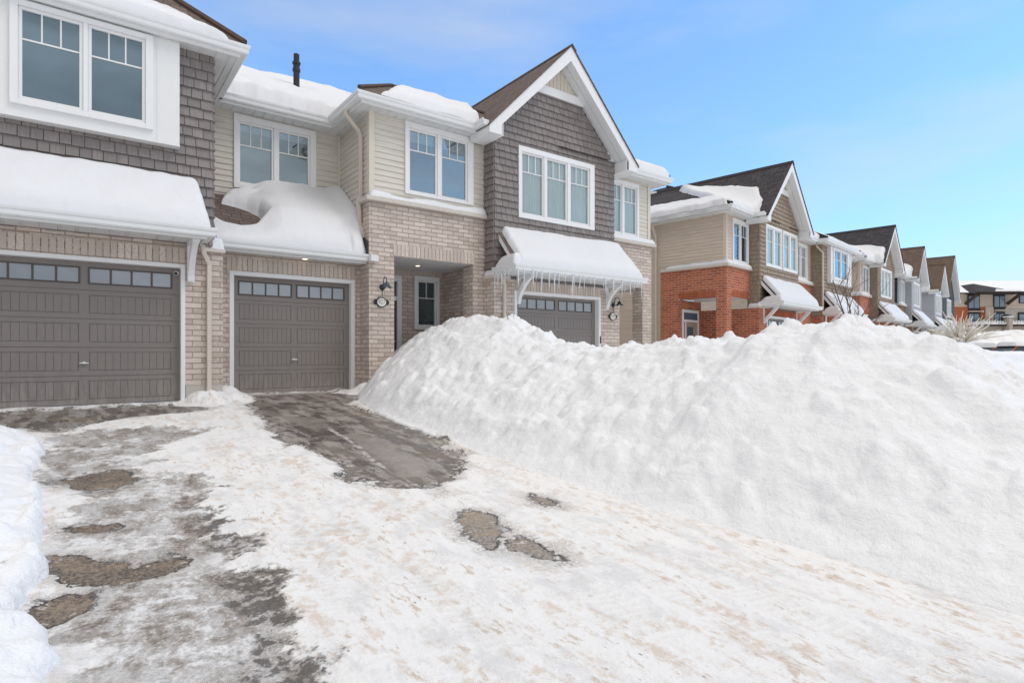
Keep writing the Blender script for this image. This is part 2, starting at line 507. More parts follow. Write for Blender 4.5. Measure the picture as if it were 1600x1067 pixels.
class Wall:
    """a vertical wall plane: p0, direction t, outward normal nrm"""
    def __init__(s, p0, t, nrm): s.p = Vector((p0[0], p0[1], 0)); s.t = Vector((*t, 0)); s.n = Vector((*nrm, 0))
    def pt(s, a, z, out=0.0):
        q = s.p + s.t * a + s.n * out
        return (q.x, q.y, z)
def front(y): return Wall((0, y), (1, 0), (0, -1))
def left(x): return Wall((x, 0), (0, 1), (-1, 0))     # faces -X, a = y
def right(x): return Wall((x, 0), (0, 1), (1, 0))

def cut(a0, a1, zb, zt, holes):
    iv = [(a0, a1)]
    for h0, h1, hz0, hz1 in holes:
        if hz1 <= zb + 1e-4 or hz0 >= zt - 1e-4: continue
        nv = []
        for p, q in iv:
            if h1 <= p or h0 >= q: nv.append((p, q)); continue
            if h0 > p: nv.append((p, h0))
            if h1 < q: nv.append((h1, q))
        iv = nv
    return [(p, q) for p, q in iv if q - p > 0.004]

def siding(mb, W, a0, a1, z0, z1, holes=(), pitch=0.115, bounds=None):
    z = z0
    while z < z1 - 0.01:
        zt = min(z + pitch, z1)
        b0, b1 = (a0, a1) if bounds is None else bounds(z, zt)
        zs = sorted({z, zt} | {q for h in holes for q in h[2:4] if z < q < zt})
        for zz0, zz1 in zip(zs[:-1], zs[1:]):
            for p, q in cut(b0, b1, zz0, zz1, holes):
                f0 = (zz0 - z) / pitch; f1 = (zz1 - z) / pitch
                o0 = 0.020 - 0.016 * f0; o1 = 0.020 - 0.016 * f1
                mb.poly([W.pt(p, zz0, o0), W.pt(q, zz0, o0), W.pt(q, zz1, o1), W.pt(p, zz1, o1)])
                if zz0 == z: mb.poly([W.pt(p, zz0, 0.001), W.pt(q, zz0, 0.001), W.pt(q, zz0, o0), W.pt(p, zz0, o0)])
        z = zt

def flat_wall(mb, W, a0, a1, z0, z1, holes=(), out=0.0):
    zs = sorted({z0, z1} | {q for h in holes for q in h[2:4] if z0 < q < z1})
    for p0, p1 in zip(zs[:-1], zs[1:]):
        for p, q in cut(a0, a1, p0, p1, holes):
            mb.poly([W.pt(p, p0, out), W.pt(q, p0, out), W.pt(q, p1, out), W.pt(p, p1, out)])

def shakes(mb, W, a0, a1, z0, z1, holes=(), pitch=0.155, bounds=None, seed=1, wmin=0.13, wmax=0.20):
    r = random.Random(seed)
    z = z0; row = 0
    while z < z1 - 0.01:
        zt = min(z + pitch, z1)
        b0, b1 = (a0, a1) if bounds is None else bounds(z, zt)
        if b1 - b0 < 0.02: break
        cuts = [b0]; x = b0 + r.uniform(0.02, wmax)
        while x < b1 - 0.03: cuts.append(x); x += r.uniform(wmin, wmax)
        cuts.append(b1)
        zs = sorted({z, zt} | {q for h in holes for q in h[2:4] if z < q < zt})
        for c0, c1 in zip(cuts[:-1], cuts[1:]):
            dz = r.uniform(-0.003, 0.005); db = r.uniform(-0.003, 0.003)
            for zz0, zz1 in zip(zs[:-1], zs[1:]):
                for p, q in cut(c0 + 0.0045, c1 - 0.0045, zz0, zz1, holes):
                    f0 = (zz0 - z) / pitch; f1 = (zz1 - z) / pitch
                    o0 = 0.040 + db - 0.034 * f0; o1 = 0.040 + db - 0.034 * f1
                    zb = zz0 + (dz if zz0 == z else 0)
                    A = [W.pt(p, zb, o0), W.pt(q, zb, o0), W.pt(q, zz1, o1), W.pt(p, zz1, o1)]
                    B = [W.pt(p, zb, 0.001), W.pt(q, zb, 0.001), W.pt(q, zz1, 0.001), W.pt(p, zz1, 0.001)]
                    b = len(mb.v); mb.v += A + B
                    mb.f += [(b, b + 1, b + 2, b + 3), (b, b + 4, b + 5, b + 1), (b, b + 3, b + 7, b + 4), (b + 1, b + 5, b + 6, b + 2)]
        z = zt; row += 1

def soldier(mb, W, a0, a1, z0, z1, out=0.012, pitch=0.0875):
    n = max(1, round((a1 - a0) / pitch)); w = (a1 - a0) / n
    for i in range(n):
        p = a0 + i * w + 0.007; q = a0 + (i + 1) * w - 0.007
        A = [W.pt(p, z0 + .004, out), W.pt(q, z0 + .004, out), W.pt(q, z1 - .004, out), W.pt(p, z1 - .004, out)]
        mb.prism(A, tuple(-(W.n * (out + 0.02))))

GUT = [(0.0, 0.0), (0.085, 0.0), (0.10, 0.02), (0.104, 0.07), (0.118, 0.085), (0.126, 0.115), (0.126, 0.135), (0.112, 0.135), (0.10, 0.11), (0.0, 0.11)]
FAS = [(-0.03, -0.012), (0.0, -0.012), (0.0, 0.14), (-0.03, 0.14)]
def gutter(h, path, z, name='gutter', fascia=True):
    mb = MB(); P = [(p[0], p[1], z + 0.03) for p in path]
    mb.sweep(P, GUT); mb.sweep([(p[0], p[1], z) for p in path], FAS)
    return mb.build(name, 'aluminium_white', h)

def window(h, W, x0, x1, z0, z1, panes, gz0, gz1, mz, cols=3, blind=0.0, curtain=False, glass='glass', tw=None, name='window', rows=True, deep=0.4, back='interior'):
    """W wall frame; panes = [(g0,g1)] glass extents"""
    def bar(mb, a0, a1, zz0, zz1, o0, o1):
        if a1 - a0 < 1e-4 or zz1 - zz0 < 1e-4: return
        mb.prism([W.pt(a0, zz0, o1), W.pt(a1, zz0, o1), W.pt(a1, zz1, o1), W.pt(a0, zz1, o1)], tuple(W.n * (o0 - o1)))
    sw = 0.042
    t = MB()
    L = panes[0][0] - sw; Rr = panes[-1][1] + sw; B = gz0 - sw; T = gz1 + sw
    bar(t, x0, L, z0, z1, -0.09, 0.048); bar(t, Rr, x1, z0, z1, -0.09, 0.048)
    bar(t, L, Rr, z0, B, -0.09, 0.048); bar(t, L, Rr, T, z1, -0.09, 0.048)
    for (a, b), (c, d) in zip(panes[:-1], panes[1:]): bar(t, b + sw, c - sw, B, T, -0.09, 0.040)
    w = t.build(name, 'white_trim', h, bevel=0.004)
    f = MB(); g = MB(); bl = MB(); it = MB()
    for a, b in panes:
        bar(f, a - sw + .002, a, B + .002, T - .002, -0.05, 0.016); bar(f, b, b + sw - .002, B + .002, T - .002, -0.05, 0.016)
        bar(f, a, b, B + .002, gz0, -0.05, 0.016); bar(f, a, b, gz1, T - .002, -0.05, 0.016)
        if mz: bar(f, a, b, mz - .011, mz + .011, -0.022, -0.002)
        for k in range(1, cols):
            xx = a + (b - a) * k / cols
            bar(f, xx - .009, xx + .009, (mz + .011) if mz and rows else gz0, gz1, -0.021, -0.003)
        g.poly([W.pt(a, gz0, -0.018), W.pt(b, gz0, -0.018), W.pt(b, gz1, -0.018), W.pt(a, gz1, -0.018)])
        if blind:
            zt = gz1 + .01; zb = gz1 - (gz1 - gz0) * blind
            n = max(2, int((zt - zb) / 0.03))
            for i in range(n):
                q0 = zb + (zt - zb) * i / n; q1 = zb + (zt - zb) * (i + 1) / n - .004
                bl.poly([W.pt(a - .01, q0, -0.075), W.pt(b + .01, q0, -0.075), W.pt(b + .01, q1, -0.09), W.pt(a - .01, q1, -0.09)])
        if curtain:
            n = 26; pr = []
            for i in range(n + 1):
                xx = a - .02 + (b - a + .04) * i / n
                pr.append((xx, -0.07 - 0.012 * math.sin(i * 1.9) - 0.006 * math.sin(i * 0.7)))
            for (p, o), (q, o2) in zip(pr[:-1], pr[1:]):
                bl.poly([W.pt(p, gz0 - .02, o), W.pt(q, gz0 - .02, o2), W.pt(q, gz1 + .02, o2), W.pt(p, gz1 + .02, o)])
    f.build('frame', 'white_vinyl', w)
    g.build('glass', glass, w, fix=False)
    if bl.v: bl.build('curtain' if curtain else 'blind', ('curtain' if curtain else ('blind_dark' if back == 'dark' else 'blind')), w)
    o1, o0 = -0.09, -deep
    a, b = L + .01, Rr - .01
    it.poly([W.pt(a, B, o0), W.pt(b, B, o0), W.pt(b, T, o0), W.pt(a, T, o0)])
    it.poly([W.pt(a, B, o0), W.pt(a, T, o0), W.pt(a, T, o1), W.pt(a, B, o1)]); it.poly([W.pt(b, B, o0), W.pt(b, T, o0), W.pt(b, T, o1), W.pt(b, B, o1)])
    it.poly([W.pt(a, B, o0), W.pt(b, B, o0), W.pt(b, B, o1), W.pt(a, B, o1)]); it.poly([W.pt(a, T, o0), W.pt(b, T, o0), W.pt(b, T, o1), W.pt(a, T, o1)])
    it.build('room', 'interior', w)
    return w

def snow_quad(h, P, th, seed, rad=(0.1, 0.1, 0.2, 0.1), wig=0.06, res=0.06, name='snow_cover', mat='snow_roof', lump=0.25, thf=None, out=(0, 0, 0)):
    """snow lying on a sloping quad. P: bl, br, tr, tl; rad: rounding at bottom, right, top, left"""
    P = [np.array(p, float) for p in P]
    Lx = max(np.linalg.norm(P[1] - P[0]), np.linalg.norm(P[2] - P[3])); Ly = max(np.linalg.norm(P[3] - P[0]), np.linalg.norm(P[2] - P[1]))
    nx = max(8, min(140, int(Lx / res))); ny = max(8, min(110, int(Ly / res)))
    s = np.linspace(0, 1, nx + 1); t = np.linspace(0, 1, ny + 1)
    # finer near the edges
    s = s - 0.10 * np.sin(2 * np.pi * s) / 1.0 * 0.5; t = t - 0.10 * np.sin(2 * np.pi * t) * 0.5
    Sg, Tg = np.meshgrid(s, t)
    B = ((1 - Sg) * (1 - Tg))[..., None] * P[0] + (Sg * (1 - Tg))[..., None] * P[1] + (Sg * Tg)[..., None] * P[2] + ((1 - Sg) * Tg)[..., None] * P[3]
    dx = (P[1] - P[0]) / (np.linalg.norm(P[1] - P[0]) + 1e-9); dy = (P[3] - P[0]) / (np.linalg.norm(P[3] - P[0]) + 1e-9)
    X = Sg * Lx; Y = Tg * Ly
    e = np.ones_like(Sg)
    for d, r in ((Y, rad[0]), (Lx - X, rad[1]), (Ly - Y, rad[2]), (X, rad[3])):
        if r > 0:
            q = np.clip(d / r, 0, 1); e *= np.sqrt(np.maximum(0, 1 - (1 - q) ** 2))
    H = th * e * (1 + lump * fbm(X * 0.9, Y * 0.9, seed, 3)) + 0.016 * fbm(X * 5, Y * 5, seed + 5, 4) * e + .03 * fbm(X * 1.7, Y * 1.7, seed + 6, 3) * e * min(1, th / .15)
    if thf is not None: H = H * thf(Sg, Tg)
    # ragged outline
    wx = 1.4 * wig * fbm(Y * 2.6, Y * 0 + 3.1, seed + 9, 5); wy = 1.4 * wig * fbm(X * 2.6, X * 0 + 7.7, seed + 11, 5)
    kx = np.where(Sg > .5, (Sg - .5) * 2 * (rad[1] > 0), (.5 - Sg) * 2 * (rad[3] > 0)) ** 3
    ky = np.where(Tg > .5, (Tg - .5) * 2 * (rad[2] > 0), (.5 - Tg) * 2 * (rad[0] > 0)) ** 3
    top = B + (kx * wx)[..., None] * dx + (ky * wy)[..., None] * dy
    top[..., 2] += H
    top += np.array(out)
    m = MB(); m.grid(top)
    base = B + (kx * wx)[..., None] * dx + (ky * wy)[..., None] * dy; base[..., 2] -= 0.012
    for a, b in ((top[0], base[0]), (top[-1], base[-1]), (top[:, 0], base[:, 0]), (top[:, -1], base[:, -1])):
        m.grid(np.stack([a, b]))
    return m.build(name, mat, h, smooth=True)

def slab(mb, pts, th=0.05):
    mb.prism(pts, (0, 0, -th))

def pipe(h, pts, w=0.07, name='downspout', mat='downspout_tan'):
    mb = MB(); mb.tube(pts, w * 0.66, 4, math.pi / 4)
    return mb.build(name, mat, h, bevel=0.006)

def garage_door(h, x0, x1, y, z0, z1, detail=True, lite_mat='glass_lite', seed=0):
    """door face at y (facing -Y)"""
    W = front(y); H = z1 - z0; n = 5; sh = H / n; wd = x1 - x0
    mb = MB()
    mb.box(x0 - .03, x1 + .03, y + 0.012, y + 0.05, z0, z1 + .03)
    door = None
    half = wd / 2; m = 0.12 * min(1, wd / 2.4); pw = half - m - 0.06 * wd / 2.4
    px = [(x0 + m, x0 + m + pw), (x1 - m - pw, x1 - m)]
    for k in range(n):
        a = z0 + k * sh + .004; b = z0 + (k + 1) * sh - .004
        if k == n - 1:
            holes = [(p, q, a + 0.10, b - 0.09) for p, q in px]
        else:
            holes = [(p, q, a + 0.075, b - 0.065) for p, q in px]
        zs = sorted({a, b} | {q for hh in holes for q in hh[2:4]})
        for p0, p1 in zip(zs[:-1], zs[1:]):
            for p, q in cut(x0, x1, p0, p1, holes):
                mb.box(p, q, y, y + 0.013, p0, p1)
        for (p, q, c, d) in holes:
            if k < n - 1:
                mb.box(p + .012, q - .012, y + 0.005, y + 0.0135, c + .010, d - .010) if not detail else None
                if detail:
                    cnt = 11; w = (q - p - .016) / cnt
                    for i in range(cnt):
                        mb.box(p + .008 + i * w + .0022, p + .008 + (i + 1) * w - .0022, y + 0.002, y + 0.0135, c + .008, d - .008)
    door = mb.build('garage_door', 'garage_taupe', h)
    g = MB(); g.box(x0 + .005, x1 - .005, y + 0.0128, y + .04, z0 + .002, z1 - .002)
    g.build('groove_backing', 'garage_groove', door)
    k = n - 1; a = z0 + k * sh + .004 + 0.10; b = z1 - .004 - 0.09
    for p, q in px:
        f = MB(); o = 0.014; t = 0.022
        f.box(p - .015, q + .015, y - o, y + .012, b - t + .015, b + .015); f.box(p - .015, q + .015, y - o, y + .012, a - .015, a + t - .015)
        f.box(p - .015, p + t - .015, y - o, y + .012, a + t - .015, b - t + .015); f.box(q - t + .015, q + .015, y - o, y + .012, a + t - .015, b - t + .015)
        for i in range(1, 4):
            xx = p + (q - p) * i / 4; f.box(xx - .013, xx + .013, y - o + .003, y + .012, a + t - .015, b - t + .015)
        fw = f.build('window', 'garage_groove', door, bevel=0.003)
        gl = MB(); gl.poly([(p, y + .004, a), (q, y + .004, a), (q, y + .004, b), (p, y + .004, b)])
        gl.build('glass', lite_mat, fw, fix=False)
        bk = MB(); bk.poly([(p, y + .0115, a), (q, y + .0115, a), (q, y + .0115, b), (p, y + .0115, b)])
        bk.build('pane_backing', 'lite_backing', fw, fix=False)
    if detail:
        hb = MB(); c = ((x0 + x1) / 2, y, z0 + 1.45 * sh)
        hb.lathe((c[0], c[1], c[2]), (0, -1, 0), [(0.024, -.003), (0.024, 0.008), (0.012, 0.012), (0.010, 0.035), (0.014, 0.037), (0.002, 0.040)], 14)
        hb.box(c[0] - .055, c[0] + .055, c[1] - .038, c[1] - .026, c[2] - .008, c[2] + .008)
        hb.build('handle', 'chrome', door, bevel=0.003)
    return door

def garage_frame(h, x0, x1, y, yd, z1, w=0.075, name='garage_door_frame'):
    mb = MB()
    mb.box(x0 - w, x0, y - 0.012, y + 0.02, 0.0, z1 + w); mb.box(x1, x1 + w, y - 0.012, y + 0.02, 0.0, z1 + w)
    mb.box(x0, x1, y - 0.012, y + 0.02, z1, z1 + w)
    mb.box(x0 - 0.02, x0 + .001, y + 0.02, yd, 0, z1); mb.box(x1 - .001, x1 + .02, y + 0.02, yd, 0, z1); mb.box(x0 - .02, x1 + .02, y + .02, yd, z1 - .001, z1 + .02)
    return mb.build(name, 'white_trim', h, bevel=0.004)

def bracket(h, x, yw, zt, drop=0.62, reach=0.55, w=0.10, curve=True):
    mb = MB()
    mb.box(x - w / 2, x + w / 2, yw - 0.05, yw, zt - drop, zt)
    mb.box(x - w / 2, x + w / 2, yw - reach, yw - 0.05, zt - 0.06, zt)
    n = 8; outer = []; inner = []
    for i in range(n + 1):
        a = i / n
        if curve:
            yy = yw - 0.05 - (reach - 0.07) * (1 - math.cos(a * math.pi / 2)); zz = zt - drop + .05 + (drop - 0.08) * math.sin(a * math.pi / 2) * (0.55 + 0.45 * a)
        else:
            yy = yw - 0.05 - (reach - .07) * a; zz = zt - drop + .05 + (drop - .10) * a
        outer.append((yy - 0.02, zz - .03)); inner.append((yy + 0.05, zz + 0.045))
    for i in range(n):
        q = [outer[i], outer[i + 1], inner[i + 1], inner[i]]
        mb.prism([(x - w * .42, p[0], p[1]) for p in q], (w * .84, 0, 0))
    return mb.build('bracket', 'white_trim', h)

def canopy(h, x0, x1, yw, z0=2.50, zt=3.50, dep=0.75, brackets=(), roofmat='shingles_brown', snow=0.20, seed=3, icicles=0, rake=True, bcurve=True, snowtop=0.10, xr_in=0.04):
    """shed roof over the garage door: boxed shelf, shed, snow"""
    yf = yw - dep
    mb = MB(); mb.box(x0 + .01, x1 - .01, yf + .01, yw, z0 + .012, z0 + .03)
    c = mb.build('garage_canopy', 'soffit', h)
    g = MB(); P = [(x0, yw, z0 + .02), (x0, yf, z0 + .02), (x1, yf, z0 + .02), (x1, yw, z0 + .02)]
    g.sweep(P, GUT); g.sweep([(p[0], p[1], z0) for p in P], FAS)
    g.build('gutter', 'aluminium_white', c)
    r = MB(); xa, xb = x0 + xr_in, x1 - 0.02; ze = z0 + 0.14
    slab(r, [(xa, yf + .02, ze), (xb, yf + .02, ze), (xb, yw, zt), (xa, yw, zt)], 0.03)
    r.build('roof', roofmat, c)
    if rake:
        L = 0.17
        for xx in (xa + .012, xb - .042):
            k = MB(); k.prism([(xx, yf + .03, ze - .032), (xx, yw - .002, zt - .032), (xx, yw - .002, zt - .032 - L), (xx, yf + .03 + L * .7, ze - .032)], (.03, 0, 0)); k.build('rake_board', 'white_trim', c)
    for bx in brackets: bracket(c, bx, yw, z0 + .01, curve=bcurve)
    if snow:
        sl = (zt - ze) / dep
        snow_quad(c, [(xa + .05, yf - .015, ze - .0), (xb + .06, yf - .015, ze - .0), (xb - .02, yw - .03, zt - .02), (xa + .10, yw - .03, zt - .02)], snow, seed, (0.16, 0.14, snowtop, 0.10), 0.03, 0.045)
        # heap on the open left end of the shelf
        snow_quad(c, [(x0 - .09, yf - .05, z0 + .13), (xa + .10, yf + .0, z0 + .13), (xa + .16, yw - .04, z0 + .13), (x0 - .09, yw - .05, z0 + .13)], 0.24, seed + 2, (0.10, 0.0, 0.25, 0.14), 0.03, 0.04)
    if icicles:
        rr = random.Random(seed)
        pts = [(x0 - .10, yw - .08 - (dep - .1) * i / 5) for i in range(5)] + [(x0 + .02 + (x1 - x0 + .05) * (i + rr.uniform(-.48, .48)) / icicles, yf - .10) for i in range(icicles)]
        for i, (ix, iy) in enumerate(pts):
            L = rr.choice([.15, .22, .30, .38, .48, .55, .34]) * rr.uniform(.8, 1.1); rb = rr.choice([.010, .014, .017, .022])
            m = MB(); n = 7; pp = []; rd = []
            bend = rr.uniform(-.03, .03)
            for q in range(n):
                f = q / (n - 1); pp.append((ix + bend * f * f, iy, z0 + .05 - (L + .05) * f)); rd.append(rb * (1 - f) ** 0.8 * (1 + .15 * math.sin(q * 2.1)) + .0015)
            m.tube(pp, rd, 7); m.build('icicle', 'ice', c, smooth=True)
    return c

def text_mesh(body, size, name):
    cu = bpy.data.curves.new(name, 'FONT'); cu.body = body; cu.size = size; cu.align_x = 'CENTER'; cu.align_y = 'CENTER'; cu.extrude = 0.002; cu.offset = -0.0035 * size / .125
    o = bpy.data.objects.new('tmp', cu); COL.objects.link(o)
    dg = bpy.context.evaluated_depsgraph_get(); dg.update()
    me = bpy.data.meshes.new_from_object(o.evaluated_get(dg))
    bpy.data.objects.remove(o); bpy.data.curves.remove(cu)
    return me

def plaque(h, x, y, z, num):
    m = MB(); n = 32; rx, rz = 0.118, 0.105
    def ell(k, yy): return [(x + rx * k * math.cos(2 * math.pi * i / n), yy, z + rz * k * math.sin(2 * math.pi * i / n)) for i in range(n)]
    m.prism(ell(1.0, y - .022), (0, .022, 0))
    for s in (-1, 1):
        q = [(x + s * a, y - .018, z + b) for a, b in ((.10, .05), (.135, .055), (.15, .03), (.175, .0), (.15, -.03), (.135, -.055), (.10, -.05))]
        m.prism(q, (0, .018, 0))
    p = m.build('number_plaque', 'black_metal', h, bevel=0.004)
    e = MB(); e.prism(ell(.80, y - .0245), (0, .003, 0)); e.build('enamel_face', 'enamel', p)
    me = text_mesh(num, 0.125, 'digits'); me.materials.append(MATS['black_metal'])
    t = bpy.data.objects.new('digits', me); COL.objects.link(t); t.parent = p
    org = ORG[p.name]
    t.matrix_local = Matrix.Translation((x - org[0], y - org[1] - .027, z - org[2])) @ Matrix.Rotation(R(90), 4, 'X') @ Matrix.Scale(0.80, 4, (1, 0, 0)) @ Matrix.Scale(1.12, 4, (0, 1, 0))
    return p

def wall_lamp(h, x, y, z, mat='black_metal', fwd=0.0):
    """gooseneck barn light; z = wall plate height"""
    m = MB()
    m.lathe((x, y, z), (0, -1, 0), [(0.062, -.002), (0.062, .012), (0.045, .022), (0.015, .026)], 18)
    pts = [(x, y - .02, z), (x, y - .06, z + .02)]
    for i in range(11):
        a = math.pi * i / 10
        pts.append((x + .0, y - .14 + .08 * math.cos(a), z + .10 + .085 * math.sin(a)))
    pts.append((x, y - .22, z + .06))
    m.tube(pts, .0095, 8)
    m.tube([(x + .0, y - .012, z - .05), (x, y - .012, z - .17)], .006, 6)
    o = m.build('wall_lamp', 'black_metal', h, smooth=False)
    s = MB(); s.lathe((x, y - .22, z + .07), (0, 0, -1), [(.02, -.02), (.03, 0), (.05, .03), (.062, .065), (.10, .085), (.118, .095), (.112, .093), (.055, .062), (.02, .03)], 22)
    s.build('lamp_shade', mat, o, smooth=True)
    b = MB(); b.lathe((x, y - .22, z - .005), (0, 0, -1), [(.004, -.03), (.022, -.02), (.03, .0), (.026, .022), (.004, .032)], 12); b.build('bulb', 'enamel', o, smooth=True)
    return o

def pot_light(h, x, y, z):
    m = MB(); m.lathe((x, y, z), (0, 0, -1), [(.062, -.004), (.062, .006), (.05, .008), (.05, .003)], 20)
    o = m.build('recessed_light', 'white_trim', h)
    g = MB(); g.lathe((x, y, z - .0085), (0, 0, -1), [(.046, 0), (.046, .002)], 18); g.build('lit_disc', 'lit_bulb', o)
    return o

# ------------------------------------------------------------------ townhouses
GRP = 'townhouses along the street'
SOF = 5.56                                  # soffit height above the garage floors
PAL_BEIGE = dict(brick='brick_beige', sold='soldier_beige', siding='siding_beige', corner='corner_beige', shake='shake_taupe', roof='shingles_brown', ridge='ridge_brown')
PAL_RED = dict(brick='brick_red', sold='soldier_red', siding='siding_tan', corner='corner_tan', shake='shake_brown', roof='shingles_dark', ridge='ridge_dark')
PAL_GREY = dict(brick='brick_brown', sold='soldier_brown', siding='siding_grey', corner='corner_grey', shake='shake_pale', roof='shingles_tan', ridge='ridge_brown')
PAL_CHAR = dict(brick='brick_brown', sold='soldier_brown', siding='siding_grey', corner='corner_grey', shake='shake_charcoal', roof='shingles_tan', ridge='ridge_brown')

def soffit_rects(h, rects, z=SOF):
    m = MB()
    for x0, x1, y0, y1 in rects: m.box(x0, x1, y0, y1, z, z + .02)
    return m.build('soffit', 'soffit', h)

def gable_unit(h, gc, s, y0, pal, pk=8.0, wins='triple', bay=True, near=False, num=None, seed=1, roof_back=5.6, end_wall=False,
               ice=0, door=True, glass='glass', bayglass='glass', snow_front=None, lap=None, snowr=0.22):
    X = lambda a: gc + s * a
    def rng(a, b): p, q = X(a), X(b); return (min(p, q), max(p, q))
    hwo = (pk - 5.6) / 1.02; hw = hwo - 0.45
    ys = y0 - 0.38; yr = ys - 0.45
    ba, bb = hw, hw + 1.86                                     # bay extent in a
    zin = lambda a: pk - 0.37 - 0.98 * abs(a)
    lo, hi = rng(-hw, hw)
    # ---- shake wall
    def bnd(z, zt):
        w = min(hw, (pk - 0.37 - zt + .02) / 0.98)
        return (gc - w, gc + w)
    if wins == 'triple':
        holes = [(gc - 1.22, gc + 1.15, 3.90, 5.48)]
    else:
        holes = [(gc - 1.38, gc + 0.12, 4.02, 5.48), (gc + 0.24, gc + 1.72, 4.02, 5.48)] if s < 0 else []
    ztrim = pk - 1.13
    m = MB()
    W = front(ys)
    shakes(m, W, lo, hi, 2.50, ztrim + .02, holes, 0.155, bnd, seed)
    flat_wall(m, W, lo, hi, 2.45, 5.60, holes)
    zz = 5.60
    while zz < ztrim:
        b0, b1 = bnd(zz, zz + .1); m.poly([W.pt(b0, zz, 0), W.pt(b1, zz, 0), W.pt(b1, zz + .1, 0), W.pt(b0, zz + .1, 0)]); zz += .1
    for WW in (left(lo), right(hi)):
        shakes(m, WW, ys - 0.012, y0 + 0.05, 2.50, SOF, (), 0.155, None, seed + 3); flat_wall(m, WW, ys, y0 + .05, 2.45, SOF)
    m.build('shake_wall', pal['shake'], h)
    # ---- vented top panel, trims, rakes
    g = MB(); wv = lambda z: max(0.0, (pk - 0.37 - z) / 0.98)
    zt0 = ztrim + .20
    g.prism([(gc - wv(zt0), ys - .02, zt0), (gc + wv(zt0), ys - .02, zt0), (gc, ys - .02, pk - .37)], (0, .05, 0))
    k = -wv(zt0) + .05
    while k < wv(zt0):
        zt_ = pk - .37 - .98 * abs(k)
        if zt_ - zt0 > .05: g.box(gc + k - .012, gc + k + .012, ys - .034, ys - .021, zt0, zt_ - .02)
        k += .115
    g.build('gable_panel', pal['corner'], h)
    t = MB()
    t.prism([(gc - wv(ztrim) + 0.0, ys - .07, ztrim), (gc + wv(ztrim), ys - .07, ztrim), (gc + wv(zt0), ys - .07, zt0), (gc - wv(zt0), ys - .07, zt0)], (0, .09, 0))
    t.build('gable_trim', 'white_trim', h, bevel=0.004)
    for q in (-1, 1):
        r = MB()
        zo = lambda a: pk - 0.03 - 1.02 * a
        ao = hwo - .02
        r.prism([(gc, yr, zo(0)), (gc + q * ao, yr, zo(ao)), (gc + q * ao, yr, 5.44), (gc + q * (hw + .10), yr, 5.44), (gc + q * (hw + .10), yr, zin(hw + .10)), (gc, yr, zin(0))], (0, .035, 0))
        r.build('rake_board', 'white_trim', h, bevel=0.003); r = MB()      # then the boxed return behind the rake foot
        r.box(*sorted((gc + q * (hw + .062), gc + q * ao)), yr + .036, ys + .30, 5.44, 5.46)
        r.box(*sorted((gc + q * (ao - .03), gc + q * ao)), yr + .036, ys + .30, 5.461, zo(ao))
        r.box(*sorted((gc + q * (hw + .042), gc + q * (hw + .062))), yr + .036, ys + .38, 5.44, zin(hw + .062) - .001)
        r.build('eave_return', 'white_trim', h)
        u = MB()
        u.prism([(gc, yr + .036, zin(0)), (gc + q * (hw + .10), yr + .036, zin(hw + .10)), (gc + q * (hw + .10), yr + .036, zin(hw + .10) + .02), (gc, yr + .036, zin(0) + .02)], (0, ys - yr - .036, 0))
        u.build('rake_soffit', 'soffit', h)
    # ---- gable roof
    ye = y0 + roof_back
    r = MB()
    for q in (-1, 1):
        r.prism([(gc, yr - .03, pk), (gc + q * hwo, yr - .03, pk - 1.02 * hwo), (gc + q * hwo, yr - .03, pk - 1.02 * hwo - .03), (gc, yr - .03, pk - .03)], (0, ye - yr, 0))
    roof = r.build('gable_roof', pal['roof'], h)
    c = MB()
    c.prism([(gc - .14, yr - .04, pk - .12), (gc, yr - .04, pk + .022), (gc + .14, yr - .04, pk - .12), (gc, yr - .04, pk + .004)], (0, ye - yr, 0))
    c.build('ridge_cap', pal['ridge'], roof)
    # ---- windows in the shake wall
    if wins == 'triple':
        window(h, W, gc - 1.24, gc + 1.17, 3.87, 5.51, [(gc - 1.12, gc - .52), (gc - .37, gc + .22), (gc + .38, gc + .97)], 4.00, 5.35, 4.94, curtain=True, glass=glass)
    else:
        sg = 1 if s < 0 else -1
        for a0 in (-1.40, 0.22):
            x0 = gc + a0; window(h, W, x0, x0 + 1.52, 3.99, 5.51, [(x0 + .12, x0 + .66), (x0 + .86, x0 + 1.40)], 4.12, 5.38, 4.93, cols=2, curtain=True, glass=glass)
    # ---- garage storey
    yb = ys - 0.05
    go, gi = gc - 1.30, gc + 1.30
    m = MB(); Wb = front(yb)
    b0, b1 = rng(-hw - .03, hw + .17)
    flat_wall(m, Wb, b0, b1, 0.22, 2.43, [(go - .07, gi + .07, 0, 2.188)])
    for WW, xx in ((left, b0), (right, b1)): flat_wall(m, WW(xx), yb, y0 + (.0 if (xx == b0) == (s > 0) else 1.8), 0.22, 2.43)
    m.build('garage_brick_wall', pal['brick'], h)
    for q0, q1 in ((b0, go - .08), (gi + .08, b1)):
        f = MB(); f.box(q0, q1, yb - .01, yb + .1, -.3, .22); f.build('foundation', 'concrete', h)
    m = MB(); soldier(m, Wb, go - .05, gi + .05, 2.20, 2.425); m.build('soldier_course', pal['sold'], h)
    sl = MB(); sl.box(b0 - .04, b0 + .42, yb - .05, ys + .02, 2.43, 2.50); sl.box(b0 - .04, b0 + .02, ys + .0201, y0 - .05, 2.43, 2.50)
    sl.build('brick_cap', 'stone_sill', h, bevel=.006)
    sl = MB(); sl.box(b1 - .42, b1 + .04, yb - .05, ys + .02, 2.43, 2.50); sl.build('brick_cap', 'stone_sill', h, bevel=.006)
    snow_quad(h, [(b0 - .03, yb - .04, 2.50), (b0 + .3, yb - .04, 2.50), (b0 + .3, y0 - .06, 2.50), (b0 - .03, y0 - .06, 2.50)], .11, seed + 40, (.06, 0.05, .05, .04), .01, .03)
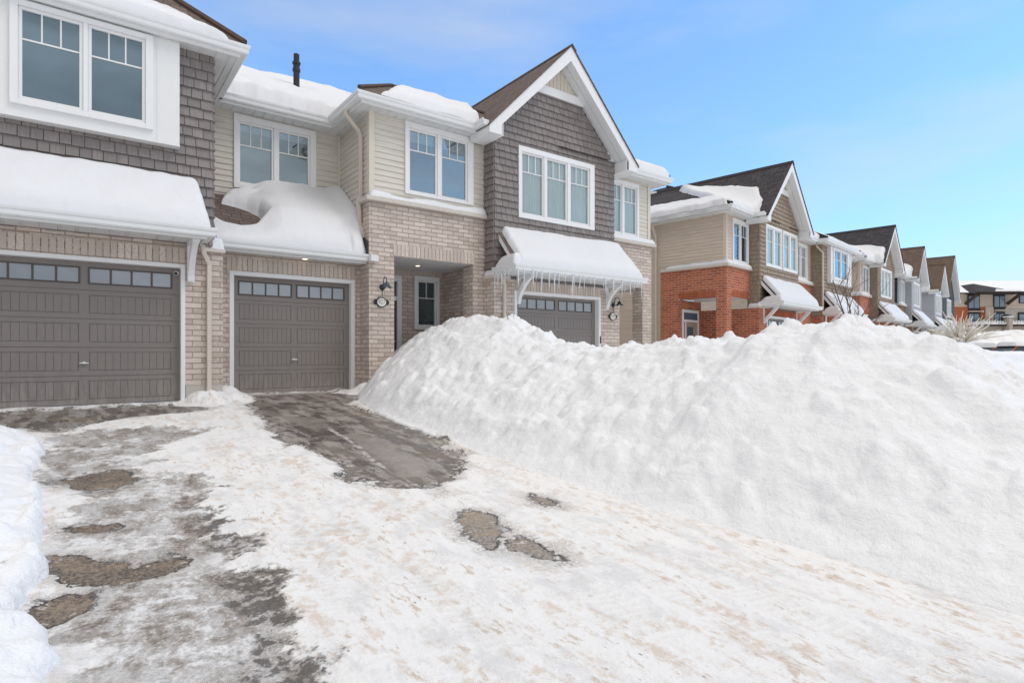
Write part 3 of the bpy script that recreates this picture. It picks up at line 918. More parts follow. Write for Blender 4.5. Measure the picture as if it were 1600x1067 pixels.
    if door:
        garage_door(h, go, gi, yb + .13, 0.02, 2.13, detail=near)
        garage_frame(h, go, gi, yb, yb + .13, 2.12)
    cx0, cx1 = rng(-hw + .06, hw + .22) if s > 0 else rng(hw - .02, -hw - .1)
    canopy(h, cx0, cx1, ys - .002, roofmat=pal['roof'], seed=seed + 7, icicles=ice, brackets=(gc - 1.24, gc + 1.62) if near else (cx0 + .25, cx1 - .35), bcurve=near)
    # ---- bay beside the gable
    if not bay: return
    zb = 3.88
    x0, x1 = rng(ba, bb)
    Wf = front(y0)
    ww0, ww1 = rng(ba + .10, ba + 1.39)
    wh = [(ww0 + .02, ww1 - .02, 3.97, 5.45)]
    m = MB(); siding(m, Wf, x0, x1 - .0, zb, SOF, wh, 0.115)
    flat_wall(m, Wf, x0, x1, zb - .1, SOF, wh, -.002)
    side = right if s > 0 else left
    xe = X(bb)
    depth = 9.5 if end_wall else 1.0
    if end_wall:
        siding(m, side(xe), y0, y0 + 2.45, zb, SOF, (), .115); siding(m, side(xe), y0 + 2.45, y0 + depth, 0.1, SOF, (), .115)
        flat_wall(m, side(xe), y0, y0 + 2.45, zb - .1, SOF, (), -.002); flat_wall(m, side(xe), y0 + 2.45, y0 + depth, 0, SOF, (), -.002)
    m.build('siding_wall', pal['siding'], h)
    cb = MB(); cb.box(*sorted((xe + s * .028, xe - s * .085)), y0 - .03, y0 - .02, zb, SOF)
    cb.box(*sorted((xe + s * .028, xe + s * .020)), y0 - .0199, y0 + .085, zb, SOF)
    cb.build('corner_post', pal['corner'], h)
    g2 = (ww1 - ww0 - .24 - .16) / 2
    window(h, Wf, ww0, ww1, 3.95, 5.48, [(ww0 + .12, ww0 + .12 + g2), (ww1 - .12 - g2, ww1 - .12)], 4.08, 5.33, 4.93, cols=2 if s < 0 else 3, curtain=s > 0, glass=bayglass)
    # brick storey of the bay with the open porch
    yq = y0 - .045; pt = 2.60 if s > 0 else 2.76; xo = X(bb + .045)
    xin = X(ba + .17)
    m = MB(); bx0, bx1 = sorted((X(ba), xo))
    colx = sorted((X(bb - .33), xo))
    flat_wall(m, front(yq), bx0, bx1, pt, zb - .1)
    flat_wall(m, front(yq), colx[0], colx[1], .1, pt)
    flat_wall(m, (left if s > 0 else right)(X(bb - .33)), yq, yq + .37, .1, pt)
    flat_wall(m, front(yq + .37), colx[0], colx[1], .1, pt)                     # back of the column
    flat_wall(m, side(xo), yq, yq + 2.50, pt, zb - .1); flat_wall(m, side(xo), yq, yq + .37, .1, pt)
    flat_wall(m, side(xo), yq + 1.80, yq + 2.50, .1, pt)
    flat_wall(m, (left if s > 0 else right)(X(bb - .10)), yq + .371, yq + 1.80, pt - .02, pt + .3)
    flat_wall(m, front(yq + 1.80), *sorted((xin, xo)), .1, pt)                   # porch back wall
    m.build('porch_brick', pal['brick'], h)
    m = MB(); soldier(m, front(yq), *sorted((X(ba + .17), X(bb - .36))), pt, pt + .22); m.build('soldier_course', pal['sold'], h)
    m = MB(); soldier(m, side(xo), yq + .37, yq + 1.78, pt, pt + .22); m.build('soldier_course', pal['sold'], h)
    m = MB(); m.box(*sorted((xin, xo - s * .02)), yq + .02, yq + 1.79, pt + .012, pt + .03); m.build('porch_ceiling', 'soffit', h)
    d = MB(); dc = X(ba + (1.0 if s < 0 else .9)); yd = yq + 1.80
    d.box(dc - .62, dc - .52, yd - .03, yd + .02, .1, 2.42); d.box(dc + .52, dc + .62, yd - .03, yd + .02, .1, 2.42); d.box(dc - .52, dc + .52, yd - .03, yd + .02, 2.32, 2.42); d.box(dc - .52, dc + .52, yd - .028, yd + .02, 1.98, 2.06)
    d.box(dc - .40, dc - .34, yd - .024, yd + .02, .1, 1.98)
    df = d.build('entry_door', 'white_trim', h)
    e = MB(); e.box(dc - .34, dc + .50, yd - .015, yd - .002, .1, 1.97); e.build('door_leaf', 'door_taupe', df)
    e = MB(); e.box(dc - .25, dc + .18, yd - .022, yd - .0151, .75, 1.8); e.box(dc - .51, dc + .51, yd - .02, yd - .001, 2.07, 2.31); e.build('door_glass', 'interior', df)
    # sill and its snow
    m = MB(); q0, q1 = sorted((X(ba + .02), X(bb + .14)))
    m.box(q0, q1, y0 - .15, y0 + .03, zb - .10, zb - .01)
    if end_wall: m.box(*sorted((X(bb + .14), X(bb - .03))), y0 + .031, y0 + 2.42, zb - .10, zb - .01)
    m.build('sill', 'stone_sill', h, bevel=.008)
    snow_quad(h, [(q0 + .02, y0 - .14, zb - .01), (q1 - .02, y0 - .14, zb - .01), (q1 - .06, y0 + .0, zb - .01), (q0 + .02, y0 + .0, zb - .01)], .12, seed + 21, (.08, .08, 0, .04), .015, .04)
    if end_wall:
        ex = sorted((X(bb + .13), X(bb)))
        snow_quad(h, [(ex[0], y0 - .05, zb - .01), (ex[1], y0 - .05, zb - .01), (ex[1], y0 + 2.2, zb - .01), (ex[0], y0 + 2.2, zb - .01)], .12, seed + 22, (0, .03, .2, .06), .01, .05)
    # eaves, gutter and hip roof over the bay
    xf = X(bb + .38); yf = y0 - .34
    sx0, sx1 = sorted((X(hw), xf))
    rects = [(sx0, sx1, yf + .01, y0)]
    dd = 8 if end_wall else 1.2
    rects.append((*sorted((X(bb), xf)), y0 + .001, y0 + dd))
    soffit_rects(h, rects)
    p = [(X(hwo), yr + .05), (X(hwo), yf), (xf, yf), (xf, y0 + dd)]
    if s < 0: p = p[::-1]
    gutter(h, p, SOF)
    sl_ = .50; ez = SOF + .16; xe_ = xf + s * .10; ye_ = yf - .10
    T = 5.6
    r = MB()
    r.poly([(X(.0), ye_, ez), (xe_, ye_, ez), (xe_ - s * T, ye_ + T, ez + sl_ * T), (X(-1.5), ye_ + T, ez + sl_ * T)])
    r.poly([(xe_, ye_, ez), (xe_, ye_ + 12, ez), (xe_ - s * T, ye_ + T + .5, ez + sl_ * T), (xe_ - s * T, ye_ + T, ez + sl_ * T)])
    br = r.build('hip_roof', pal['roof'], h)
    cc = MB(); P0 = Vector((xe_, ye_, ez + .02)); P1 = Vector((xe_ - s * T, ye_ + T, ez + .02 + sl_ * T))
    cc.tube([P0 + Vector((-s * .05, .05, .02)), P1], .065, 6); cc.build('hip_cap', pal['ridge'], br)
    # snow on the hip's front slope, up against the gable
    xs0 = X(hwo - .35); xs1 = xe_
    up = 2.9 if lap is None else lap
    f = lambda x, y: (x, y, ez + sl_ * (y - ye_))
    if s > 0:
        snow_quad(h, [f(xs0 - .3, ye_ + .02), f(xs1 - .02, ye_ + .02), f(xs1 - up + .3, ye_ + up - .3), f(xs0 - 1.2, ye_ + up)], snowr, seed + 31, (.14, .14, .3, .0), .05, .07)

def valley_snow(h, gc, y0, pk, poly, th, seed, lo=-.46):
    """snow heaped over the hip's front slope and up the gable's flank (bay on the left)"""
    X0 = min(p[0] for p in poly) - .05; X1 = max(p[0] for p in poly) + .05; Y0 = min(p[1] for p in poly) - .05; Y1 = max(p[1] for p in poly) + .05
    GX, GY = np.meshgrid(np.linspace(X0, X1, max(30, int((X1 - X0) / .045))), np.linspace(Y0, Y1, max(30, int((Y1 - Y0) / .05))))
    ez = SOF + .16; ye = y0 - .44
    hip = np.minimum(ez + .5 * (GY - ye), ez + .5 * (GX - lo))
    gab = pk - 1.02 * np.abs(gc - GX)
    roof = np.maximum(hip, gab)
    k = .18                                                     # the snow bridges the valley softly
    d = np.clip(.5 + .5 * (gab - hip) / (k * 3), 0, 1); soft = hip * (1 - d) + gab * d + k * 3 * d * (1 - d)
    sd = poly_sd(GX, GY, poly) + .09 * fbm(GX * 1.8, GY * 1.8, seed, 4)
    e = np.clip(sd / .20, 0, 1); e = np.sqrt(1 - (1 - e) ** 2)
    Z = np.where(sd > 0, roof * (1 - e) + np.maximum(soft, roof) * e + th * e * (1 + .35 * fbm(GX * .9, GY * .9, seed + 1, 3)), roof - .12)
    m = MB(); m.grid(np.stack([GX, GY, Z], -1)); m.build('snow_cover', 'snow_roof', h, smooth=True)

def gable_slope_snow(h, gc, s, y0, pk, seed, front_off=.32, up0=.75, up1=1.9, back=4.6, th=.26):
    hwo = (pk - 5.6) / 1.02; yr = y0 - .38 - .45
    g = lambda a, y: (gc + s * a, y, pk - 1.02 * abs(a))
    bl, br, tr, tl = g(hwo - .05, y0 + back), g(hwo - .05, yr + front_off), g(hwo - up0, yr + front_off + .1), g(hwo - up1, y0 + back)
    P = [bl, br, tr, tl] if s < 0 else [br, bl, tl, tr]
    snow_quad(h, P, th, seed, (.0, .22, .35, .0) if s < 0 else (.0, .0, .35, .22), .06, .07)

def box_unit(h, x0, x1, y, pal, bx, panes, gar, cx, near=False, seed=1, eave=(-1, 1), slope=.92, cols=3, brack=(), num=None, bay=None, hipL=True, snow_w=True, wz=(4.12, 5.53), gz=(4.24, 5.41), mz=5.02, wout=None, caprake=True, T=3.4):
    W = front(y)
    hb = [(bx[0] + .01, bx[1] - .01, 3.99, SOF)]
    m = MB(); shakes(m, W, x0, x1, 2.50, SOF, hb, .155, None, seed); flat_wall(m, W, x0, x1, 2.45, SOF, hb)
    shakes(m, left(x0), y - .012, y + 2.0, 2.50, SOF, (), .155, None, seed + 1); flat_wall(m, left(x0), y, y + 2.0, 2.45, SOF)
    shakes(m, right(x1), y - .012, y + 2.1, 2.50, SOF, (), .155, None, seed + 2); flat_wall(m, right(x1), y, y + 2.1, 2.45, SOF)
    m.build('shake_wall', pal['shake'], h)
    # projecting white window box
    yb = y - .18
    b = MB(); wo = wout or (panes[0][0] - .13, panes[-1][1] + .14)
    flat_wall(b, front(yb), bx[0], bx[1], 3.98, SOF - .005, [(wo[0] + .01, wo[1] - .01, wz[0] + .01, wz[1] - .01)])
    flat_wall(b, left(bx[0]), yb, y + .02, 3.98, SOF - .005); flat_wall(b, right(bx[1]), yb, y + .02, 3.98, SOF - .005)
    b.box(bx[0] - .005, bx[1] + .005, yb - .006, y - .001, 3.955, 3.979)
    b.box(bx[1] - .30, bx[1] - .285, yb - .006, yb - .0005, 3.98, SOF - .01)
    bo = b.build('window_box', 'white_vinyl', h)
    window(bo, front(yb), wo[0], wo[1], wz[0], wz[1], panes, gz[0], gz[1], mz, cols=cols, name='window')
    # garage storey
    Wb = front(y - .005); g0, g1 = gar
    m = MB(); xr = x1 + .15
    flat_wall(m, Wb, x0, xr, .27, 2.43, [(g0 - .055, g1 + .055, 0, 2.165)]); flat_wall(m, Wb, x0, x1 - .02, 2.43, 2.56)
    flat_wall(m, right(xr), y - .005, y + .9, .27, 2.43); flat_wall(m, left(x0), y - .005, y + 1.8, .27, 2.43)
    m.build('garage_brick_wall', pal['brick'], h)
    for q0, q1 in ((g1 + .07, xr - .004), (x0, g0 - .07)):
        f = MB(); f.box(q0, q1, y, y + .2, -.3, .27); f.build('foundation', 'concrete', h)
    m = MB(); soldier(m, Wb, g0 - .06, g1 + .06, 2.185, 2.425); m.build('soldier_course', pal['sold'], h)
    garage_door(h, g0, g1, y + .12, .02, 2.115, detail=near)
    garage_frame(h, g0, g1, y, y + .12, 2.11, .06)
    m = MB(); m.box(g1 + .24, xr + .03, y - .06, y + .3, 2.40, 2.46); m.build('brick_cap', 'stone_sill', h, bevel=.006)
    canopy(h, cx[0], cx[1], y - .035, roofmat=pal['roof'], seed=seed + 5, snow=.20, brackets=brack, bcurve=near, rake=caprake, dep=.62, zt=3.42)
    # eaves and hip roof
    e0, e1 = eave
    soffit_rects(h, [(e0 + .01, e1 - .01, y - .27, y), (x1, e1 - .01, y + .001, y + 2.0), (e0 + .01, x0, y + .001, y + 1.6)])
    P = [(e0, y + 1.6), (e0, y - .28), (e1, y - .28), (e1, y + 1.95)]
    gutter(h, P, SOF)
    ez = SOF + .16; ye = y - .38; xl, xq = e0 - .10, e1 + .10; T = min(T, (xq - xl) / 2)
    f = lambda a, b, k: (a, b, ez + slope * k)
    r = MB()
    r.poly([f(xl, ye, 0), f(xq, ye, 0), f(xq - T, ye + T, T), f(xl + T, ye + T, T)])
    r.poly([f(xq, ye, 0), f(xq, ye + 9, 0), f(xq - T, ye + 9, T), f(xq - T, ye + T, T)])
    r.poly([f(xl, ye + 9, 0), f(xl, ye, 0), f(xl + T, ye + T, T), f(xl + T, ye + 9, T)])
    rf = r.build('hip_roof', pal['roof'], h)
    cc = MB(); cc.tube([f(xq - .05, ye + .05, .07), f(xq - T, ye + T, T + .02)], .06, 6); cc.build('hip_cap', pal['ridge'], rf)
    cc = MB(); cc.tube([f(xl + .05, ye + .05, .07), f(xl + T, ye + T, T + .02)], .06, 6); cc.build('hip_cap', pal['ridge'], rf)
    if snow_w:
        q = lambda x, d: (x, ye + d, ez + slope * d)
        snow_quad(h, [q(xl + .05, .03), q(xq - .25, .03), q(xq - 1.0, .26), q(xl + 1.6, 1.35)], .12, seed + 9, (.10, .25, .30, .3), .04, .06)
    return rf

B1 = Block(0, 0, 0, 0)
# ---- the left unit: wide garage, white window box
h = B1.root('townhouse', 0, 10.43, 'taupe shake townhouse with white window box over a wide garage at the left edge', 'townhouse', GRP)
box_unit(h, -2.6, 1.76, 10.43, PAL_BEIGE, (-1.06, 1.27), [(-.59, .03), (.17, .78)], (-1.14, 1.31), (-2.2, 1.58), near=True, seed=11, eave=(-3.3, 2.12), brack=(-1.45, 1.44), wout=(-.72, .92), caprake=False)
pipe(h, [(1.60, 10.36, 2.50), (1.62, 10.34, 2.36), (1.70, 10.385, 2.20), (1.70, 10.385, .12), (1.70, 10.25, .06)])
snow_quad(h, [(1.72, 10.40, 2.46), (1.93, 10.40, 2.46), (1.93, 11.0, 2.46), (1.74, 11.0, 2.46)], .17, 78, (.06, .05, .03, .06), .01, .03)
m = MB(); m.lathe((1.255, 10.47, 2.03), (-.25, -1, -.2), [(.005, .0), (.030, .005), (.034, .05), (.030, .07), (.026, .068)], 14); cm = m.build('security_camera', 'white_vinyl', h)
m = MB(); m.lathe((1.238, 10.402, 2.016), (-.25, -1, -.2), [(.026, 0), (.02, .004), (.003, .005)], 14); m.build('camera_lens', 'black_metal', cm)

# ---- the middle unit, number 927
h = B1.root('townhouse', 3.2, 10.9, 'pale brick and beige siding townhouse numbered 927 with a low snow-heaped roof over its garage', 'townhouse', GRP)
Y3 = 12.55
m = MB(); wh = [(2.50, 4.11, 4.08, 5.50)]
siding(m, front(Y3), 1.80, 4.65, 3.70, SOF, wh); flat_wall(m, front(Y3), 1.78, 4.65, 3.5, SOF, wh, -.002)
m.build('recessed_siding_wall', 'siding_beige', h)
m = MB(); wb = [(5.42, 7.05, 4.08, 5.53)]
siding(m, front(10.9), 4.66, 7.40, 3.88, SOF, wb); flat_wall(m, front(10.9), 4.655, 7.40, 3.7, SOF, wb, -.002)
siding(m, left(4.65), 10.9, Y3, 2.6, SOF); flat_wall(m, left(4.65), 10.9, Y3, 2.5, SOF, (), -.002)
m.build('bay_siding', 'siding_beige', h)
m = MB(); m.box(4.60, 4.645, Y3 - .05, Y3 - .021, 3.6, SOF); m.build('corner_post', 'corner_beige', h)
m = MB(); m.box(4.622, 4.735, 10.868, 10.879, 3.88, SOF); m.box(4.622, 4.632, 10.8791, 10.99, 3.88, SOF)
m.build('corner_post', 'corner_beige', h)
window(h, front(Y3), 2.49, 4.12, 4.06, 5.53, [(2.61, 3.21), (3.36, 3.95)], 4.20, 5.36, 4.94, blind=.10, glass='glass_mid')
window(h, front(10.9), 5.40, 7.07, 4.06, 5.555, [(5.52, 6.12), (6.28, 6.88)], 4.15, 5.39, 4.99, blind=.16, glass='glass_mid')
m = MB(); m.box(4.52, 7.37, 10.75, 10.895, 3.78, 3.87); m.box(4.52, 4.62, 10.8951, 11.32, 3.78, 3.87); m.build('sill', 'stone_sill', h, bevel=.008)
snow_quad(h, [(4.6, 10.76, 3.87), (7.36, 10.76, 3.87), (7.36, 10.885, 3.87), (4.6, 10.885, 3.87)], .13, 77, (.09, .05, 0, .12), .012, .035, thf=lambda s_, t_: .75 + .45 * np.sin(s_ * 7 + 1) ** 2)
# brick of the bay with the porch opening
yq = 10.855
m = MB(); ph = [(5.15, 7.05, 0, 2.74)]
flat_wall(m, front(yq), 4.61, 7.39, .1, 3.78, ph)
flat_wall(m, left(4.61), yq, 11.36, .1, 3.78)
flat_wall(m, right(5.15), yq, yq + .40, .1, 2.74); flat_wall(m, left(7.05), yq, yq + .40, .1, 2.74)
flat_wall(m, front(yq + .40), 4.8, 5.15, .1, 2.74); flat_wall(m, front(yq + .40), 7.05, 7.30, .1, 2.74)
flat_wall(m, right(4.95), yq + .40, 12.5, .1, 2.76); flat_wall(m, left(7.25), yq + .40, 12.5, .1, 2.76)
flat_wall(m, front(12.5), 4.95, 7.25, .1, 2.76, [(6.46, 7.10, 1.36, 2.60), (5.1, 6.06, 0, 2.58)])
m.build('porch_brick', 'brick_beige', h)
m = MB(); soldier(m, front(yq), 5.12, 7.08, 2.745, 2.99); m.build('soldier_course', 'soldier_beige', h)
m = MB(); soldier(m, front(12.5), 4.95, 7.2, 2.60, 2.75); m.build('soldier_course', 'soldier_beige', h)
m = MB(); m.box(5.0, 7.245, yq + .01, 12.49, 2.745, 2.765); m.build('porch_ceiling', 'soffit', h)
window(h, front(12.5), 6.44, 7.12, 1.34, 2.62, [(6.56, 7.00)], 1.46, 2.48, 2.10, cols=2, back='dark', blind=.9, name='porch_window')
m = MB(); m.box(5.05, 5.16, 12.46, 12.53, .1, 2.59); m.box(5.99, 6.11, 12.46, 12.53, .1, 2.59); m.box(5.16, 5.99, 12.46, 12.53, 2.47, 2.59); m.box(5.16, 5.99, 12.47, 12.53, 2.02, 2.09)
d = m.build('entry_door', 'white_trim', h)
m = MB(); m.box(5.17, 5.98, 12.49, 12.53, .1, 2.01)
for zz in (.35, 1.15):
    for xx in (5.27, 5.62): m.box(xx, xx + .27, 12.482, 12.4899, zz, zz + .62)
m.build('door_leaf', 'door_brown', d)
m = MB(); m.box(5.17, 5.98, 12.50, 12.53, 2.10, 2.46); m.build('transom', 'interior', d)
m = MB(); m.lathe((5.9, 12.485, 1.05), (0, -1, 0), [(.03, 0), (.03, .01), (.012, .015), (.012, .04), (.03, .05), (.025, .07), (.003, .075)], 12); m.build('handle', 'chrome', d, smooth=True)
pot_light(h, 6.15, 11.75, 2.745)
wall_lamp(h, 4.89, yq, 2.09, 'lamp_blue')
plaque(h, 4.87, yq, 1.79, '927')
# garage storey
yg = 11.30
m = MB(); flat_wall(m, front(yg + .01), 1.60, 1.95, 2.3, 2.95); flat_wall(m, front(yg), 1.91, 4.62, .25, 2.60, [(2.18, 4.488, 0, 2.24)]); m.build('garage_brick_wall', 'brick_beige', h)
m = MB(); soldier(m, front(yg), 2.12, 4.50, 2.255, 2.50); m.build('soldier_course', 'soldier_beige', h)
for q0, q1 in ((1.91, 2.16), (4.50, 4.605)):
    m = MB(); m.box(q0, q1, yg - .004, yg + .2, -.2, .25); m.build('foundation', 'concrete', h)
m = MB(); m.box(2.18, 4.50, yg - .10, yg + .14, -.1, .022); m.build('threshold', 'concrete', h)
garage_door(h, 2.25, 4.42, yg + .12, .03, 2.17, detail=True)
garage_frame(h, 2.25, 4.42, yg, yg + .12, 2.17, .075)
m = MB(); m.box(1.92, 4.60, 10.97, yg + .05, 2.56, 2.575); m.build('soffit', 'soffit', h)
gutter(h, [(1.93, 10.97), (4.61, 10.97)], 2.555)
m = MB(); m.box(4.60, 4.76, yq - .13, yq - .002, 2.575, 2.70); m.build('gutter_end', 'aluminium_white', h, bevel=.01)
pot_light(h, 3.45, 11.13, 2.556)
slo = .71; rz = lambda y: 2.70 + slo * (y - 10.87)
m = MB(); slab(m, [(1.92, 10.87, rz(10.87)), (4.61, 10.87, rz(10.87)), (4.645, Y3, rz(Y3)), (1.78, Y3, rz(Y3))], .04)
low = m.build('garage_roof', 'shingles_brown', h)
# the heap of snow on it, with the scoop that slid away at the upper left
nx, ny = 150, 110
gx = np.linspace(1.90, 4.63, nx); gy = np.linspace(10.90, 12.53, ny)
GX, GY = np.meshgrid(gx, gy)
E = [(1.5, 12.9), (1.5, 11.62), (1.96, 11.50), (2.10, 11.36), (2.35, 11.28), (2.62, 11.32), (2.86, 11.58), (2.80, 11.86), (2.62, 12.02), (2.42, 12.10), (2.20, 12.16), (2.26, 12.30), (2.5, 12.40), (2.7, 12.9)]
sdE = -poly_sd(GX, GY, E) + .02 * fbm(GX * 4, GY * 4, 3)
Tt = .15 + .33 * sstep(2.3, 3.35, GX) + .05 * fbm(GX * 1.3, GY * 1.3, 5)
Tt *= .55 + .45 * sstep(10.85, 11.5, GY)
lobe = sstep(3.05, 2.55, GX) * sstep(11.9, 12.1, GY); Tt = Tt * (1 - .45 * lobe) + .10 * lobe
ra = np.hypot(GX - 2.62, (GY - 12.80) * 1.15)
for r_, w_, h_ in ((.62, .05, .10), (.40, .04, .06)): Tt += lobe * h_ * np.exp(-((ra - r_ - .03 * fbm(GX * 3, GY * 3, 8)) / w_) ** 2)
Tt += .10 * sstep(4.25, 4.6, GX) * sstep(10.9, 11.3, GY)
edge = np.clip(sdE / .13, 0, 1); Tt *= np.sqrt(1 - (1 - edge) ** 2)
fe = np.clip((GY - 10.90) / .14, 0, 1); Tt *= np.sqrt(1 - (1 - fe) ** 2)
notch = np.exp(-((GX - 4.28) / .045) ** 2) * sstep(11.15, 10.9, GY); Tt *= 1 - .9 * notch
Tt *= 1 - .8 * sstep(4.50, 4.62, GX) * sstep(11.25, 10.95, GY)
TZ = rz(GY) + np.where(Tt > .004, Tt, -.03) + .008 * fbm(GX * 6, GY * 6, 9) * (Tt > .02)
m = MB(); m.grid(np.stack([GX, GY, TZ], -1))
m.grid(np.stack([np.stack([GX[0], GY[0], TZ[0]], -1), np.stack([GX[0], GY[0], rz(GY[0]) - .05], -1)]))
m.build('snow_cover', 'snow_roof', h, smooth=True)
m = MB(); m.prism([(4.565, 10.86, rz(10.86)), (4.565, 11.08, rz(11.08)), (4.565, 11.08, rz(11.08) + .24), (4.565, 10.86, rz(10.86) + .28)], (.035, 0, 0)); m.prism([(4.40, 10.90, rz(10.9)), (4.56, 10.90, rz(10.9)), (4.56, 10.93, rz(10.93) + .05), (4.40, 10.93, rz(10.93) + .05)], (0, .05, 0)); m.build('flashing', 'pipe_black', low)
# downspout from the bay gutter down to the low roof
pipe(h, [(4.27, 11.20, 5.60), (4.27, 11.20, 5.50), (4.53, 11.20, 5.24), (4.575, 11.20, 5.12), (4.575, 11.20, 3.93), (4.53, 11.20, 3.85), (4.53, 11.20, 3.74), (4.555, 11.20, 3.62), (4.555, 11.20, 3.15)])
# eaves
soffit_rects(h, [(1.79, 4.34, 12.16, Y3), (4.341, 4.65, 10.57, Y3), (4.651, 6.96, 10.57, 10.9)])
gutter(h, [(2.16, 12.15), (4.33, 12.15), (4.33, 10.56), (6.95, 10.56), (6.95, 10.12)], SOF)
mz = lambda y: 5.73 + .52 * (y - 12.05)
m = MB(); m.poly([(1.0, 12.05, mz(12.05)), (9.0, 12.05, mz(12.05)), (9.0, 17.5, mz(17.5)), (1.0, 17.5, mz(17.5))]); m.poly([(1.0, 17.5, mz(17.5)), (9, 17.5, mz(17.5)), (9, 23, mz(17.5) - 2.8), (1, 23, mz(17.5) - 2.8)])
m.build('main_roof', 'shingles_brown', h, fix=False)
snow_quad(h, [(1.6, 12.03, mz(12.03)), (4.9, 12.03, mz(12.03)), (8.4, 17.5, mz(17.5)), (0.6, 17.5, mz(17.5))], .27, 41, (.16, 0, 0, 0), .05, .09, lump=.45)
br = lambda y: 5.735 + .68 * (y - 10.45)
m = MB()
m.poly([(4.22, 10.45, br(10.45)), (7.4, 10.45, br(10.45)), (8.2, 11.67, br(11.67)), (5.44, 11.67, br(11.67))])
m.poly([(4.22, 13.6, br(10.45)), (4.22, 10.45, br(10.45)), (5.44, 11.67, br(11.67)), (5.44, 13.6, br(11.67))])
m.poly([(5.44, 11.67, br(11.67)), (8.2, 11.67, br(11.67)), (8.2, 13.8, br(11.67)), (5.44, 13.8, br(11.67))])
rf = m.build('bay_roof', 'shingles_brown', h, fix=False)
m = MB(); m.tube([(4.27, 10.50, br(10.5) + .03), (5.44, 11.67, br(11.67) + .015), (8.2, 11.67, br(11.67) + .015)], .045, 6); m.build('hip_cap', 'ridge_brown', rf)
q = lambda x, y: (x, y, br(y))
snow_quad(h, [q(4.72, 10.47), q(7.02, 10.45), q(7.30, 11.5), q(5.35, 11.30)], .17, 43, (.10, .06, .22, .5), .05, .05, lump=.5)
m = MB(); m.lathe((4.41, 14.9, 6.9), (0, 0, 1), [(.075, 0), (.075, .92), (.095, .93), (.095, 1.0), (.078, 1.01), (.078, 1.10), (.10, 1.11), (.10, 1.16), (.07, 1.17), (.07, 1.36), (.045, 1.37)], 14)
m.build('vent_pipe', 'pipe_black', h)

# ---- number 929: the tall gable
h = B1.root('townhouse', 9.3, 10.5, 'taupe shake townhouse with tall white-trimmed gable and icicles hanging from its garage canopy', 'townhouse', GRP)
gable_unit(h, 9.29, 1, 10.9, PAL_BEIGE, wins='triple', near=True, seed=21, ice=25, end_wall=True, glass='glass_pale', bayglass='glass_pale', snowr=.24)
wall_lamp(h, 11.12, 10.47, 2.02); plaque(h, 11.10, 10.47, 1.72, '929')
pipe(h, [(7.52, 10.42, 2.50), (7.55, 10.41, 2.38), (7.60, 10.41, 2.28), (7.60, 10.41, .1)])
m = MB(); m.box(10.63, 10.66, 10.44, 10.452, 1.02, 1.2); m.build('keypad', 'black_metal', h)
mm = lambda y: 5.73 + .52 * (y - 12.05)
snow_quad(h, [(11.3, 12.3, mm(12.0)), (13.3, 12.3, mm(12.0)), (9.0, 17.2, mm(17.2)), (9.0, 17.2, mm(17.2))], .2, 44, (0, .2, 0, 0), .05, .2)

# ---- the row of red-brick units
B2 = Block(17.5, 11.35, -.06, 8.17)
h = B2.root('townhouse', 3, 0, 'red brick and tan siding end townhouse with a dark gable and an open corner porch', 'townhouse', GRP)
gable_unit(h, 3.80, -1, 0, PAL_RED, wins='pair', seed=31, end_wall=True, glass='glass_pale', lap=3.6, snowr=.30)
valley_snow(h, 3.80, 0, 8.0, [(-.44, -.40), (1.40, -.42), (1.46, -.52), (2.15, -.42), (2.68, .0), (2.98, .8), (3.25, 2.2), (3.62, 4.0), (3.74, 5.6), (3.6, 3.75), (2.4, 2.55), (1.0, 1.15), (.30, .42)], .21, 32)
snow_quad(h, [(-.50, 5.2, 5.73), (-.50, -.40, 5.73), (.45, .55, 6.21), (1.30, 5.2, 6.63)], .17, 33, (.12, .1, .22, 0), .10, .07)
pipe(h, [(-.30, 2.62, 5.60), (-.30, 2.62, 5.48), (-.10, 2.62, 5.18), (-.06, 2.62, 5.06), (-.06, 2.62, .1)])
h2 = B2.root('townhouse', 9.5, 0, 'brown shake townhouse with a projecting white window box behind the bare young tree', 'townhouse', GRP)
